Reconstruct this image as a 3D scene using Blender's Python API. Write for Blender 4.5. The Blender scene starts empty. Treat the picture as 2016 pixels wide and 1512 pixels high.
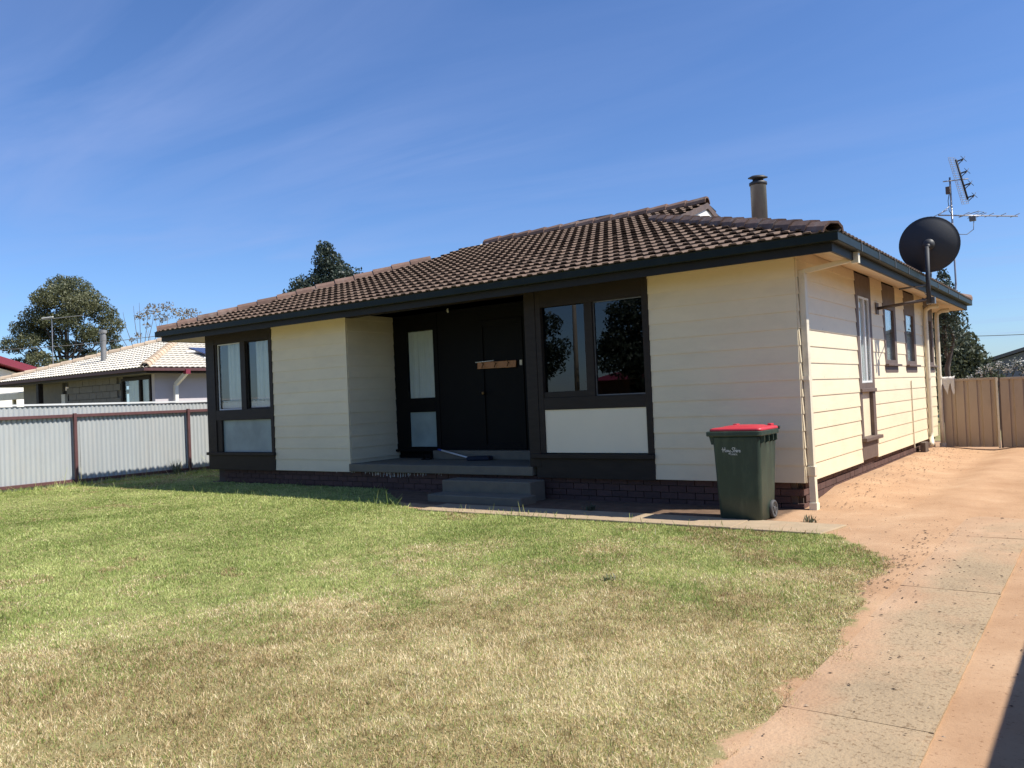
import bpy, math, random
import numpy as np
from mathutils import Vector, Matrix, noise

random.seed(7)
rng = np.random.default_rng(11)
scene = bpy.context.scene
COL = scene.collection

# ------------------------------------------------------------------ camera
YAW, PITCH, ROLL = 0.627962034, 0.0178883525, -0.0435188147
CAM = Vector((2.91205625, -9.70971851, 1.43498))
def cam_axes():
    cy, sy, cp, sp, cr, sr = math.cos(YAW), math.sin(YAW), math.cos(PITCH), math.sin(PITCH), math.cos(ROLL), math.sin(ROLL)
    f = Vector((-sy*cp, cy*cp, sp)); r = Vector((cy, sy, 0)); u = r.cross(f)
    return r*cr + u*sr, -r*sr + u*cr, f
r_, u_, f_ = cam_axes()
cd = bpy.data.cameras.new('camera'); cam = bpy.data.objects.new('camera', cd); COL.objects.link(cam)
cam.matrix_world = Matrix(((r_.x, u_.x, -f_.x, CAM.x), (r_.y, u_.y, -f_.y, CAM.y), (r_.z, u_.z, -f_.z, CAM.z), (0, 0, 0, 1)))
cd.sensor_fit = 'HORIZONTAL'; cd.sensor_width = 36.0; cd.lens = 36.0*1621.208/2016.0
cd.clip_start = 0.05; cd.clip_end = 5000
scene.camera = cam

# ------------------------------------------------------------------ sky, sun, exposure
SUN = Vector((1.0, 0.30, 1.32)).normalized()
w = bpy.data.worlds.new('World'); scene.world = w; w.use_nodes = True
nt = w.node_tree; N = nt.nodes; L = nt.links
for n in list(N): N.remove(n)
wo = N.new('ShaderNodeOutputWorld'); bg = N.new('ShaderNodeBackground')
sky = N.new('ShaderNodeTexSky'); sky.sky_type = 'NISHITA'; sky.sun_disc = False
sky.sun_elevation = math.asin(SUN.z); sky.sun_rotation = math.atan2(SUN.x, SUN.y)
sky.altitude = 100; sky.air_density = 1.0; sky.dust_density = 0.35; sky.ozone_density = 3.0
# thin cirrus: noise on the sky plane (direction divided by its height)
tc = N.new('ShaderNodeTexCoord'); sep = N.new('ShaderNodeSeparateXYZ'); L.new(tc.outputs['Generated'], sep.inputs[0])
zc = N.new('ShaderNodeMath'); zc.operation = 'MAXIMUM'; zc.inputs[1].default_value = 0.04; L.new(sep.outputs[2], zc.inputs[0])
dv = N.new('ShaderNodeVectorMath'); dv.operation = 'DIVIDE'; L.new(tc.outputs['Generated'], dv.inputs[0]); L.new(zc.outputs[0], dv.inputs[1])
mp = N.new('ShaderNodeMapping'); mp.inputs['Rotation'].default_value = (0, 0, math.radians(-66)); mp.inputs['Scale'].default_value = (0.34, 1.15, 1); mp.inputs['Location'].default_value = (3.1, 1.7, 0)
L.new(dv.outputs[0], mp.inputs[0])
n1 = N.new('ShaderNodeTexNoise'); n1.inputs['Scale'].default_value = 1.1; n1.inputs['Detail'].default_value = 7; n1.inputs['Roughness'].default_value = 0.56; n1.inputs['Distortion'].default_value = 0.9
L.new(mp.outputs[0], n1.inputs['Vector'])
n2 = N.new('ShaderNodeTexNoise'); n2.inputs['Scale'].default_value = 0.22; n2.inputs['Detail'].default_value = 2
mp2 = N.new('ShaderNodeMapping'); mp2.inputs['Location'].default_value = (5.2, 2.9, 0); L.new(dv.outputs[0], mp2.inputs[0]); L.new(mp2.outputs[0], n2.inputs['Vector'])
cr1 = N.new('ShaderNodeMapRange'); cr1.inputs['From Min'].default_value = 0.42; cr1.inputs['From Max'].default_value = 0.85; L.new(n1.outputs[0], cr1.inputs[0])
cr2 = N.new('ShaderNodeMapRange'); cr2.inputs['From Min'].default_value = 0.40; cr2.inputs['From Max'].default_value = 0.62; L.new(n2.outputs[0], cr2.inputs[0])
mm = N.new('ShaderNodeMath'); mm.operation = 'MULTIPLY'; L.new(cr1.outputs[0], mm.inputs[0]); L.new(cr2.outputs[0], mm.inputs[1])
mm2 = N.new('ShaderNodeMath'); mm2.operation = 'MULTIPLY'; mm2.inputs[1].default_value = 0.5; L.new(mm.outputs[0], mm2.inputs[0])
mix = N.new('ShaderNodeMix'); mix.data_type = 'RGBA'
tint = N.new('ShaderNodeMix'); tint.data_type = 'RGBA'; tint.blend_type = 'MULTIPLY'; tint.inputs['Factor'].default_value = 1.0; L.new(sky.outputs[0], tint.inputs['A']); tint.inputs['B'].default_value = (0.73, 0.935, 1.27, 1)
L.new(mm2.outputs[0], mix.inputs['Factor']); L.new(tint.outputs['Result'], mix.inputs['A']); mix.inputs['B'].default_value = (3.1, 4.0, 6.9, 1)
L.new(mix.outputs['Result'], bg.inputs[0]); bg.inputs[1].default_value = 0.077
L.new(bg.outputs[0], wo.inputs[0])
sd = bpy.data.lights.new('sun', 'SUN'); sd.energy = 4.6; sd.angle = math.radians(0.53); sd.color = (1.0, 0.955, 0.87)
so = bpy.data.objects.new('sun', sd); COL.objects.link(so); so.rotation_euler = (-SUN).to_track_quat('-Z', 'Y').to_euler(); so.location = (20, 6, 26)
scene.view_settings.view_transform = 'Standard'; scene.view_settings.look = 'None'
scene.view_settings.exposure = 0.7; scene.view_settings.gamma = 1.0; scene.view_settings.use_curve_mapping = False
scene.render.engine = 'CYCLES'

# ------------------------------------------------------------------ materials
MATS = {}
def mat(name, col, rough=0.6, var=0.12, scale=5.0, rnd=0.0, bump=0.0, bscale=60.0, metallic=0.0, spec=0.5, dirt=None, dscale=2.0, damt=0.5, stretch=(1, 1, 1), dlo=0.5, dhi=0.75):
    m = bpy.data.materials.new(name); m.use_nodes = True; MATS[name] = m
    t = m.node_tree; n = t.nodes; l = t.links
    b = n['Principled BSDF']; b.inputs['Roughness'].default_value = rough; b.inputs['Metallic'].default_value = metallic; b.inputs['Specular IOR Level'].default_value = spec
    geo = n.new('ShaderNodeNewGeometry')
    mpn = n.new('ShaderNodeMapping'); mpn.inputs['Scale'].default_value = stretch; l.new(geo.outputs['Position'], mpn.inputs[0])
    nz = n.new('ShaderNodeTexNoise'); nz.inputs['Scale'].default_value = scale; nz.inputs['Detail'].default_value = 5; nz.inputs['Roughness'].default_value = 0.62
    l.new(mpn.outputs[0], nz.inputs['Vector'])
    mr = n.new('ShaderNodeMapRange'); mr.inputs['From Min'].default_value = 0.25; mr.inputs['From Max'].default_value = 0.75
    mr.inputs['To Min'].default_value = 1 - var; mr.inputs['To Max'].default_value = 1 + var; l.new(nz.outputs[0], mr.inputs[0])
    val = mr.outputs[0]
    if rnd:
        oi = n.new('ShaderNodeObjectInfo'); m2 = n.new('ShaderNodeMapRange'); m2.inputs['To Min'].default_value = 1 - rnd; m2.inputs['To Max'].default_value = 1 + rnd
        l.new(oi.outputs['Random'], m2.inputs[0]); mu = n.new('ShaderNodeMath'); mu.operation = 'MULTIPLY'; l.new(val, mu.inputs[0]); l.new(m2.outputs[0], mu.inputs[1]); val = mu.outputs[0]
    vm = n.new('ShaderNodeVectorMath'); vm.operation = 'SCALE'; vm.inputs[0].default_value = col; l.new(val, vm.inputs['Scale'])
    out = vm.outputs[0]
    if dirt:
        dn = n.new('ShaderNodeTexNoise'); dn.inputs['Scale'].default_value = dscale; dn.inputs['Detail'].default_value = 7; dn.inputs['Roughness'].default_value = 0.7
        l.new(mpn.outputs[0], dn.inputs['Vector'])
        dm = n.new('ShaderNodeMapRange'); dm.inputs['From Min'].default_value = dlo; dm.inputs['From Max'].default_value = dhi; dm.inputs['To Max'].default_value = damt; l.new(dn.outputs[0], dm.inputs[0])
        mx = n.new('ShaderNodeMix'); mx.data_type = 'RGBA'; l.new(dm.outputs[0], mx.inputs['Factor']); l.new(out, mx.inputs['A']); mx.inputs['B'].default_value = (*dirt, 1); out = mx.outputs['Result']
    l.new(out, b.inputs['Base Color'])
    if bump:
        bn = n.new('ShaderNodeTexNoise'); bn.inputs['Scale'].default_value = bscale; bn.inputs['Detail'].default_value = 4; l.new(mpn.outputs[0], bn.inputs['Vector'])
        bp = n.new('ShaderNodeBump'); bp.inputs['Strength'].default_value = bump; bp.inputs['Distance'].default_value = 0.01; l.new(bn.outputs[0], bp.inputs['Height']); l.new(bp.outputs[0], b.inputs['Normal'])
    return m

cream = mat('cream_paint', (0.735, 0.635, 0.445), 0.45, 0.05, 1.6, rnd=0.02, bump=0.08, bscale=25, dirt=(0.45, 0.38, 0.27), dscale=1.3, damt=0.22, stretch=(1, 1, 2.5))
cream_trim = mat('cream_trim', (0.68, 0.61, 0.46), 0.4, 0.06, 3, dirt=(0.34, 0.26, 0.16), dscale=5, damt=0.45)
cream_flat = mat('cream_panel', (0.80, 0.71, 0.53), 0.5, 0.03, 2)
soffit_m = mat('soffit_paint', (0.66, 0.53, 0.36), 0.55, 0.06, 2.5, dirt=(0.4, 0.3, 0.2), damt=0.3)
brown = mat('brown_timber', (0.026, 0.0195, 0.0155), 0.55, 0.25, 4, bump=0.15, bscale=30, stretch=(1, 1, 4), spec=0.22)
fascia_m = mat('dark_fascia_paint', (0.017, 0.016, 0.015), 0.55, 0.2, 4, spec=0.25)
brownl = mat('weathered_brown_timber', (0.115, 0.078, 0.062), 0.6, 0.2, 6, bump=0.15, bscale=40, dirt=(0.2, 0.15, 0.12), dscale=9, damt=0.4)
black_door = mat('black_door_paint', (0.0048, 0.0048, 0.0052), 0.6, 0.2, 3, spec=0.12)
gutter_m = mat('green_gutter', (0.008, 0.0125, 0.0105), 0.45, 0.25, 3, dirt=(0.030, 0.037, 0.030), dscale=4, damt=0.3, spec=0.2)
tile_m = mat('brown_roof_tile', (0.122, 0.078, 0.053), 0.85, 0.25, 9, rnd=0.12, bump=0.5, bscale=70, dirt=(0.18, 0.135, 0.095), dscale=11, damt=0.5)
cap_m = mat('ridge_cap_tile', (0.165, 0.098, 0.072), 0.85, 0.22, 7, rnd=0.22, bump=0.4, bscale=70, dirt=(0.33, 0.29, 0.25), dscale=3, damt=0.55)
brick_m = mat('plinth_brick', (0.085, 0.042, 0.034), 0.8, 0.18, 14, rnd=0.2, bump=0.4, bscale=90)
mortar_m = mat('mortar', (0.085, 0.065, 0.052), 0.9, 0.15, 20)
conc = mat('concrete', (0.17, 0.145, 0.105), 0.85, 0.14, 5, bump=0.35, bscale=80, dirt=(0.13, 0.115, 0.09), dscale=3.5, damt=0.5)
path_m = mat('dusty_path_concrete', (0.36, 0.27, 0.17), 0.9, 0.14, 5, bump=0.35, bscale=80, dirt=(0.42, 0.27, 0.16), dscale=3.0, damt=0.6)
curtain_m = mat('curtain_cloth', (0.60, 0.63, 0.60), 0.9, 0.06, 8)
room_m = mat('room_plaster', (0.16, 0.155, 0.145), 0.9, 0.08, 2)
white_m = mat('white_aluminium', (0.66, 0.66, 0.64), 0.4, 0.05, 5)
flue_m = mat('flue_metal', (0.24, 0.235, 0.225), 0.5, 0.25, 5, metallic=0.45, dirt=(0.05, 0.045, 0.04), dscale=3, damt=0.7, stretch=(1, 1, 0.4))
soot_m = mat('flue_cap_metal', (0.035, 0.034, 0.036), 0.55, 0.2, 8)
dish_m = mat('dish_grey', (0.026, 0.028, 0.034), 0.65, 0.12, 3)
steel_m = mat('grey_steel', (0.16, 0.155, 0.15), 0.45, 0.2, 12, metallic=0.5)
steeld_m = mat('dull_brown_steel', (0.10, 0.075, 0.06), 0.6, 0.2, 10)
alum_m = mat('antenna_aluminium', (0.30, 0.30, 0.32), 0.4, 0.1, 10, metallic=0.5)
fence_m = mat('zinc_sheet', (0.40, 0.42, 0.42), 0.45, 0.07, 3, metallic=0.15, dirt=(0.50, 0.42, 0.33), dscale=2.5, damt=0.22, stretch=(1, 1, 0.3))
fence_cap = mat('zinc_cap', (0.60, 0.61, 0.61), 0.4, 0.05, 4)
rail_m = mat('maroon_rail', (0.10, 0.042, 0.042), 0.55, 0.18, 6)
gate_m = mat('tan_steel_sheet', (0.40, 0.31, 0.215), 0.5, 0.06, 2, dirt=(0.25, 0.19, 0.13), dscale=3, damt=0.4, stretch=(1, 1, 0.5))
wood_m = mat('orange_pine', (0.40, 0.17, 0.06), 0.5, 0.25, 12, stretch=(1, 6, 6))
bin_m = mat('green_bin_plastic', (0.021, 0.040, 0.030), 0.42, 0.12, 5, dirt=(0.09, 0.12, 0.085), dscale=3.2, damt=0.5, stretch=(2, 2, 0.5), bump=0.06, bscale=200)
lid_m = mat('red_lid_plastic', (0.44, 0.028, 0.042), 0.45, 0.08, 5)
rubber_m = mat('tyre_rubber', (0.055, 0.055, 0.058), 0.7, 0.15, 20, dirt=(0.2, 0.16, 0.12), dscale=15, damt=0.35)
letter_m = mat('white_lettering', (0.75, 0.77, 0.77), 0.5, 0.02, 5)
blue_m = mat('blue_plastic', (0.02, 0.05, 0.30), 0.4, 0.05, 5)
navy_m = mat('navy_bristle', (0.012, 0.016, 0.03), 0.8, 0.2, 30)
brass_m = mat('dark_brass', (0.16, 0.10, 0.04), 0.4, 0.1, 10, metallic=0.7)
neigh_tile = mat('beige_roof_tile', (0.64, 0.59, 0.50), 0.7, 0.10, 6, bump=0.2, bscale=50)
neigh_cap = mat('tan_ridge_tile', (0.48, 0.37, 0.26), 0.75, 0.15, 4, rnd=0.1)
neigh_brick = mat('grey_brick', (0.18, 0.17, 0.15), 0.8, 0.12, 8, rnd=0.08, bump=0.25, bscale=50)
neigh_wall = mat('lilac_render', (0.50, 0.46, 0.48), 0.7, 0.05, 3)
redroof_m = mat('red_steel_roof', (0.20, 0.026, 0.045), 0.45, 0.08, 3)
whitewall = mat('white_board', (0.78, 0.75, 0.68), 0.5, 0.04, 3)
solar_m = mat('solar_glass', (0.018, 0.03, 0.10), 0.12, 0.1, 3)
shed_m = mat('grey_blue_steel', (0.16, 0.18, 0.22), 0.5, 0.06, 2)
bark_m = mat('gum_bark', (0.24, 0.20, 0.165), 0.85, 0.3, 5, bump=0.4, bscale=20)
barkd_m = mat('dark_bark', (0.10, 0.08, 0.065), 0.9, 0.3, 5, bump=0.4, bscale=20)
pole_m = mat('weathered_pole', (0.30, 0.26, 0.22), 0.85, 0.2, 4)
asphalt = mat('asphalt', (0.05, 0.05, 0.05), 0.9, 0.2, 30)
cloth_m = mat('white_fleece', (0.66, 0.63, 0.58), 0.95, 0.12, 25, bump=0.8, bscale=60)
debris_m = mat('leaf_litter', (0.085, 0.055, 0.035), 0.9, 0.4, 40)
stone_m = mat('pale_stone', (0.45, 0.35, 0.25), 0.9, 0.3, 40)

def leafmat(name, col, col2, trans=0.25):
    m = bpy.data.materials.new(name); m.use_nodes = True; t = m.node_tree; n = t.nodes; l = t.links
    b = n['Principled BSDF']; b.inputs['Roughness'].default_value = 0.5; b.inputs['Specular IOR Level'].default_value = 0.35
    at = n.new('ShaderNodeAttribute'); at.attribute_name = 'tint'
    mx = n.new('ShaderNodeMix'); mx.data_type = 'RGBA'; l.new(at.outputs['Fac'], mx.inputs['Factor']); mx.inputs['A'].default_value = (*col, 1); mx.inputs['B'].default_value = (*col2, 1)
    l.new(mx.outputs['Result'], b.inputs['Base Color'])
    tr = n.new('ShaderNodeBsdfTranslucent'); l.new(mx.outputs['Result'], tr.inputs[0])
    ms = n.new('ShaderNodeMixShader'); ms.inputs[0].default_value = trans; l.new(b.outputs[0], ms.inputs[1]); l.new(tr.outputs[0], ms.inputs[2])
    l.new(ms.outputs[0], n['Material Output'].inputs[0]); return m
leaf_gum = leafmat('gum_leaf', (0.066, 0.080, 0.038), (0.165, 0.165, 0.085))
leaf_dark = leafmat('dark_leaf', (0.030, 0.048, 0.034), (0.075, 0.095, 0.072))
leaf_grey = leafmat('grey_green_leaf', (0.055, 0.070, 0.040), (0.14, 0.15, 0.09))
leaf_dry = leafmat('dry_leaf', (0.16, 0.13, 0.08), (0.26, 0.21, 0.14), 0.35)
leaf_white = leafmat('white_blossom', (0.55, 0.52, 0.45), (0.75, 0.72, 0.66))

def glass(name, tint=(0.93, 0.95, 0.95), refl=1.0, frost=None):
    m = bpy.data.materials.new(name); m.use_nodes = True; t = m.node_tree; n = t.nodes; l = t.links
    n.remove(n['Principled BSDF'])
    g = n.new('ShaderNodeBsdfGlossy'); g.inputs['Roughness'].default_value = 0.0; g.inputs['Color'].default_value = (refl, refl, refl, 1)
    lw = n.new('ShaderNodeLayerWeight'); lw.inputs[0].default_value = 0.5; pw5 = n.new('ShaderNodeMath'); pw5.operation = 'POWER'; pw5.inputs[1].default_value = 5.0; l.new(lw.outputs['Facing'], pw5.inputs[0])
    fr = n.new('ShaderNodeMath'); fr.operation = 'MULTIPLY_ADD'; fr.inputs[1].default_value = 0.95; fr.inputs[2].default_value = 0.045; l.new(pw5.outputs[0], fr.inputs[0])
    ad = n.new('ShaderNodeMath'); ad.operation = 'MULTIPLY'; ad.inputs[1].default_value = 1.15; l.new(fr.outputs[0], ad.inputs[0])
    if frost:
        tb = n.new('ShaderNodeBsdfPrincipled'); tb.inputs['Base Color'].default_value = (*frost, 1); tb.inputs['Roughness'].default_value = 0.6
        geo = n.new('ShaderNodeNewGeometry'); nz = n.new('ShaderNodeTexNoise'); nz.inputs['Scale'].default_value = 2.5; nz.inputs['Detail'].default_value = 5; l.new(geo.outputs['Position'], nz.inputs['Vector'])
        mr = n.new('ShaderNodeMapRange'); mr.inputs['From Min'].default_value = 0.3; mr.inputs['From Max'].default_value = 0.7; mr.inputs['To Min'].default_value = 0.78; mr.inputs['To Max'].default_value = 1.15; l.new(nz.outputs[0], mr.inputs[0])
        vm = n.new('ShaderNodeVectorMath'); vm.operation = 'SCALE'; vm.inputs[0].default_value = frost; l.new(mr.outputs[0], vm.inputs['Scale']); l.new(vm.outputs[0], tb.inputs['Base Color'])
        ad.inputs[1].default_value = 0.4
    else:
        tb = n.new('ShaderNodeBsdfTransparent'); tb.inputs[0].default_value = (*tint, 1)
    ms = n.new('ShaderNodeMixShader'); l.new(ad.outputs[0], ms.inputs[0]); l.new(tb.outputs[0], ms.inputs[1]); l.new(g.outputs[0], ms.inputs[2])
    l.new(ms.outputs[0], n['Material Output'].inputs[0]); return m
glass_clear = glass('window_glass'); glass_frost = glass('frosted_glass', frost=(0.24, 0.31, 0.31)); glass_dark = glass('tinted_glass', tint=(0.30, 0.32, 0.33))

# ------------------------------------------------------------------ mesh helpers
class MB:
    def __init__(s): s.v = []; s.f = []
    def add(s, vs, fs):
        k = len(s.v); s.v += [tuple(q) for q in vs]; s.f += [tuple(i + k for i in q) for q in fs]; return s
    def box(s, x0, x1, y0, y1, z0, z1):
        return s.add([(x0, y0, z0), (x1, y0, z0), (x1, y1, z0), (x0, y1, z0), (x0, y0, z1), (x1, y0, z1), (x1, y1, z1), (x0, y1, z1)],
                     [(0, 3, 2, 1), (4, 5, 6, 7), (0, 1, 5, 4), (1, 2, 6, 5), (2, 3, 7, 6), (3, 0, 4, 7)])
    def prism(s, pts, axis, a, b):
        # pts: list of 2D points; axis 0 -> (a,p,q), 1 -> (p,a,q), 2 -> (p,q,a)
        def mk(p, t): return (t, p[0], p[1]) if axis == 0 else ((p[0], t, p[1]) if axis == 1 else (p[0], p[1], t))
        n = len(pts); vs = [mk(p, a) for p in pts] + [mk(p, b) for p in pts]
        fs = [tuple(range(n)), tuple(range(2*n - 1, n - 1, -1))] + [(i, i + n, (i + 1) % n + n, (i + 1) % n) for i in range(n)]
        return s.add(vs, fs)
    def tube(s, pts, rad, n=8, cap=True):
        pts = [Vector(p) for p in pts]; m = len(pts)
        if not hasattr(rad, '__len__'): rad = [rad]*m
        vs = []; fs = []; prev = None
        for i, p in enumerate(pts):
            d = (pts[min(i + 1, m - 1)] - pts[max(i - 1, 0)]).normalized()
            if prev is None:
                a = Vector((0, 0, 1)) if abs(d.z) < 0.9 else Vector((1, 0, 0)); x = d.cross(a).normalized()
            else:
                x = (prev - d*prev.dot(d)).normalized()
            prev = x; y = d.cross(x)
            for k in range(n):
                an = 2*math.pi*k/n; vs.append(p + (x*math.cos(an) + y*math.sin(an))*rad[i])
        for i in range(m - 1):
            for k in range(n):
                fs.append((i*n + k, i*n + (k + 1) % n, (i + 1)*n + (k + 1) % n, (i + 1)*n + k))
        if cap: fs += [tuple(range(n - 1, -1, -1)), tuple(range((m - 1)*n, m*n))]
        return s.add(vs, fs)
    def lathe(s, c, axis, prof, n=24, close=True):
        # prof: (radius, along)
        ax = Vector(axis).normalized(); a = Vector((0, 0, 1)) if abs(ax.z) < 0.9 else Vector((1, 0, 0)); x = ax.cross(a).normalized(); y = ax.cross(x); c = Vector(c)
        vs = []; fs = []
        for rr, t in prof:
            for k in range(n):
                an = 2*math.pi*k/n; vs.append(c + ax*t + (x*math.cos(an) + y*math.sin(an))*rr)
        for i in range(len(prof) - 1):
            for k in range(n): fs.append((i*n + k, i*n + (k + 1) % n, (i + 1)*n + (k + 1) % n, (i + 1)*n + k))
        if close: fs += [tuple(range(n - 1, -1, -1)), tuple(range((len(prof) - 1)*n, len(prof)*n))]
        return s.add(vs, fs)
    def mesh(s, name):
        me = bpy.data.meshes.new(name); me.from_pydata(s.v, [], s.f); me.update(); return me
    def build(s, name, material, parent=None, smooth=False, bevel=0.0, fix=True):
        return link(name, s.mesh(name), material, parent, smooth=smooth, bevel=bevel, fix=fix)

import bmesh
def link(name, me, material, parent=None, M=None, smooth=False, bevel=0.0, fix=False):
    if fix:
        b = bmesh.new(); b.from_mesh(me); bmesh.ops.recalc_face_normals(b, faces=b.faces); b.to_mesh(me); b.free()
    if material is not None and not me.materials: me.materials.append(material)
    o = bpy.data.objects.new(name, me); COL.objects.link(o)
    if M is not None: o.matrix_basis = M
    if parent is not None:
        o.parent = parent
        pm = parent.matrix_basis if parent.parent is None else Matrix.Identity(4)
        if parent.type == 'EMPTY': o.matrix_parent_inverse = pm.inverted()
        else: o.matrix_parent_inverse = world_of(parent).inverted()
    if smooth:
        for p in me.polygons: p.use_smooth = True
    if bevel:
        md = o.modifiers.new('bevel', 'BEVEL'); md.width = bevel; md.segments = 2; md.limit_method = 'ANGLE'
    return o
def world_of(o):
    m = o.matrix_basis.copy(); p = o.parent
    if p is not None: m = world_of(p) @ o.matrix_parent_inverse @ m
    return m
def tag(o, label=None, cat=None, group=None, kind=None):
    if label: o['label'] = label
    if cat: o['category'] = cat
    if group: o['group'] = group
    if kind: o['kind'] = kind
    return o
def thing(name, label, cat, loc=(0, 0, 0), group=None):
    e = bpy.data.objects.new(name, None); e.empty_display_size = 0.2; COL.objects.link(e); e.location = loc
    e.matrix_basis = Matrix.Translation(loc)
    return tag(e, label, cat, group)

# ------------------------------------------------------------------ ground heights
def sstep(a, b, x):
    t = min(1, max(0, (x - a)/(b - a))); return t*t*(3 - 2*t)
LAWN = [(0.715, -1.55), (1.063, -2.05), (1.369, -2.55), (1.452, -3.05), (1.396, -3.38), (1.455, -3.78), (1.562, -4.04), (1.583, -4.69), (1.609, -4.90), (1.70, -5.25), (1.656, -5.556), (1.551, -5.697), (1.585, -5.876), (1.664, -6.084), (1.645, -6.259), (1.555, -6.433), (1.585, -6.588), (1.607, -6.794), (1.55, -8), (1.45, -10.6),
        (-14.40, -10.6), (-14.40, 6), (-11.75, 6), (-11.72, 0.02), (-6.9, 0.0), (-6.0, -0.75), (-4.9, -1.5), (-3.0, -1.47), (-1.5, -1.45)]
LP = np.array(LAWN)
def inside(X, Y, P=LP):
    X = np.asarray(X, float); Y = np.asarray(Y, float); r = np.zeros(X.shape, bool); n = len(P); j = n - 1
    for i in range(n):
        xi, yi = P[i]; xj, yj = P[j]
        c = ((yi > Y) != (yj > Y)) & (X < (xj - xi)*(Y - yi)/(yj - yi + 1e-12) + xi); r ^= c; j = i
    return r
def edge_dist(X, Y, P=LP):
    d = np.full(np.shape(X), 1e9); n = len(P)
    for i in range(n):
        a = P[i]; b = P[(i + 1) % n]; ab = b - a
        t = np.clip(((X - a[0])*ab[0] + (Y - a[1])*ab[1])/(ab@ab), 0, 1)
        d = np.minimum(d, np.hypot(X - a[0] - t*ab[0], Y - a[1] - t*ab[1]))
    return d
def hfun(X, Y):
    X = np.asarray(X, float); Y = np.asarray(Y, float)
    t = np.clip((-3.5 - X)/5.0, 0, 1); h = 0.045*t*t*(3 - 2*t)
    # sand banked up against the side wall
    ys = np.clip((Y - 0.2)/1.2, 0, 1)*np.clip((10.5 - Y)/2.5, 0, 1)
    h = h + np.where((X > -0.3) & (X < 3), 0.12*np.exp(-((np.maximum(X, 0))/0.55)**2)*ys, 0)
    return h
def sand_noise(x, y):
    return 0.5*noise.noise(Vector((x*0.9, y*0.9, 3.3))) + 0.3*noise.noise(Vector((x*2.6, y*2.6, 1.7))) + 0.2*noise.noise(Vector((x*7, y*7, 5)))

def axis(lo, hi, st, far):
    a = list(np.arange(lo, hi + 1e-6, st)); k = st; v = hi; out = []
    while v < far: k *= 1.45; v += k; out.append(v)
    k = st; v = lo; pre = []
    while v > -far: k *= 1.45; v -= k; pre.append(v)
    return np.array(pre[::-1] + a + out)
gx = axis(-15.0, 5.0, 0.1, 1500); gy = axis(-11.0, 10.5, 0.1, 1500)
GX, GY = np.meshgrid(gx, gy)
GZ = hfun(GX, GY)
ins = inside(GX, GY); ed = edge_dist(GX, GY); sd_ = np.where(ins, ed, -ed)
near = (GX > -15) & (GX < 6) & (GY > -12) & (GY < 11)
for j in range(GX.shape[0]):
    for i in range(GX.shape[1]):
        if near[j, i]:
            x, y = GX[j, i], GY[j, i]; nzv = sand_noise(x, y)
            if sd_[j, i] < 0.15: GZ[j, i] += 0.010*nzv
            if 1.0 < x < 2.9:     # sand drifted over the drive's concrete strip
                left = 1.71 - 0.05*sstep(-4.5, -2.0, y) + 0.05*noise.noise(Vector((0, y*1.3, 2))) + 0.04*noise.noise(Vector((1, y*3.5, 7)))
                GZ[j, i] += 0.016*sstep(left + 0.12, left - 0.12, x)*sstep(0.06, -0.05, sd_[j, i]) - 0.004
                GZ[j, i] += 0.05*sstep(-1.0, 1.6, y + 0.5*nzv)*sstep(1.05, 1.4, x)*sstep(2.8, 2.5, x)
            if 2.27 < x < 4: GZ[j, i] += 0.012*sstep(2.3, 2.5, x)
nyy, nxx = GX.shape
gv = np.stack([GX.ravel(), GY.ravel(), GZ.ravel()], 1)
idx = np.arange(nyy*nxx).reshape(nyy, nxx)
gf = np.stack([idx[:-1, :-1].ravel(), idx[:-1, 1:].ravel(), idx[1:, 1:].ravel(), idx[1:, :-1].ravel()], 1)
def npmesh(name, verts, quads=None, tris=None, attrs=None):
    me = bpy.data.meshes.new(name); nq = 0 if quads is None else len(quads); ntri = 0 if tris is None else len(tris)
    me.vertices.add(len(verts)); me.vertices.foreach_set('co', np.asarray(verts, np.float32).ravel())
    loops = []; starts = []
    if nq: loops.append(np.asarray(quads).ravel()); starts.append(np.arange(nq)*4)
    if ntri: loops.append(np.asarray(tris).ravel()); starts.append(nq*4 + np.arange(ntri)*3)
    lo = np.concatenate(loops).astype(np.int32); me.loops.add(len(lo)); me.loops.foreach_set('vertex_index', lo)
    me.polygons.add(nq + ntri); me.polygons.foreach_set('loop_start', np.concatenate(starts).astype(np.int32))
    for k, a in (attrs or {}).items():
        at = me.attributes.new(k, 'FLOAT', 'POINT'); at.data.foreach_set('value', np.asarray(a, np.float32))
    me.update(calc_edges=True); me.validate(); return me
mask = np.clip(0.5 + sd_/0.30, 0, 1)
far_ = (GX < -14.5) | (GY < -11.2) | (GY > 12) | (GX > 6.5)
mask = np.where(far_, 0.9, mask)
gme = npmesh('ground', gv, gf, attrs={'lawn': mask.ravel(), 'soil': (np.clip((GY + 1.25)/0.3, 0, 1)*np.clip((0.05 - GX)/0.25, 0, 1)*(GX > -12.5)*(GY < 1)).ravel()})  # soil mask: darker earth along the house front, shade partly put in its colour
gmat = bpy.data.materials.new('sandy_ground'); gmat.use_nodes = True
t = gmat.node_tree; n = t.nodes; l = t.links; b = n['Principled BSDF']; b.inputs['Roughness'].default_value = 0.95; b.inputs['Specular IOR Level'].default_value = 0.15
geo = n.new('ShaderNodeNewGeometry'); at = n.new('ShaderNodeAttribute'); at.attribute_name = 'lawn'
def nn(scale, detail=5, rough=0.6, vec=None):
    q = n.new('ShaderNodeTexNoise'); q.inputs['Scale'].default_value = scale; q.inputs['Detail'].default_value = detail; q.inputs['Roughness'].default_value = rough; l.new(vec or geo.outputs['Position'], q.inputs['Vector']); return q
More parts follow.
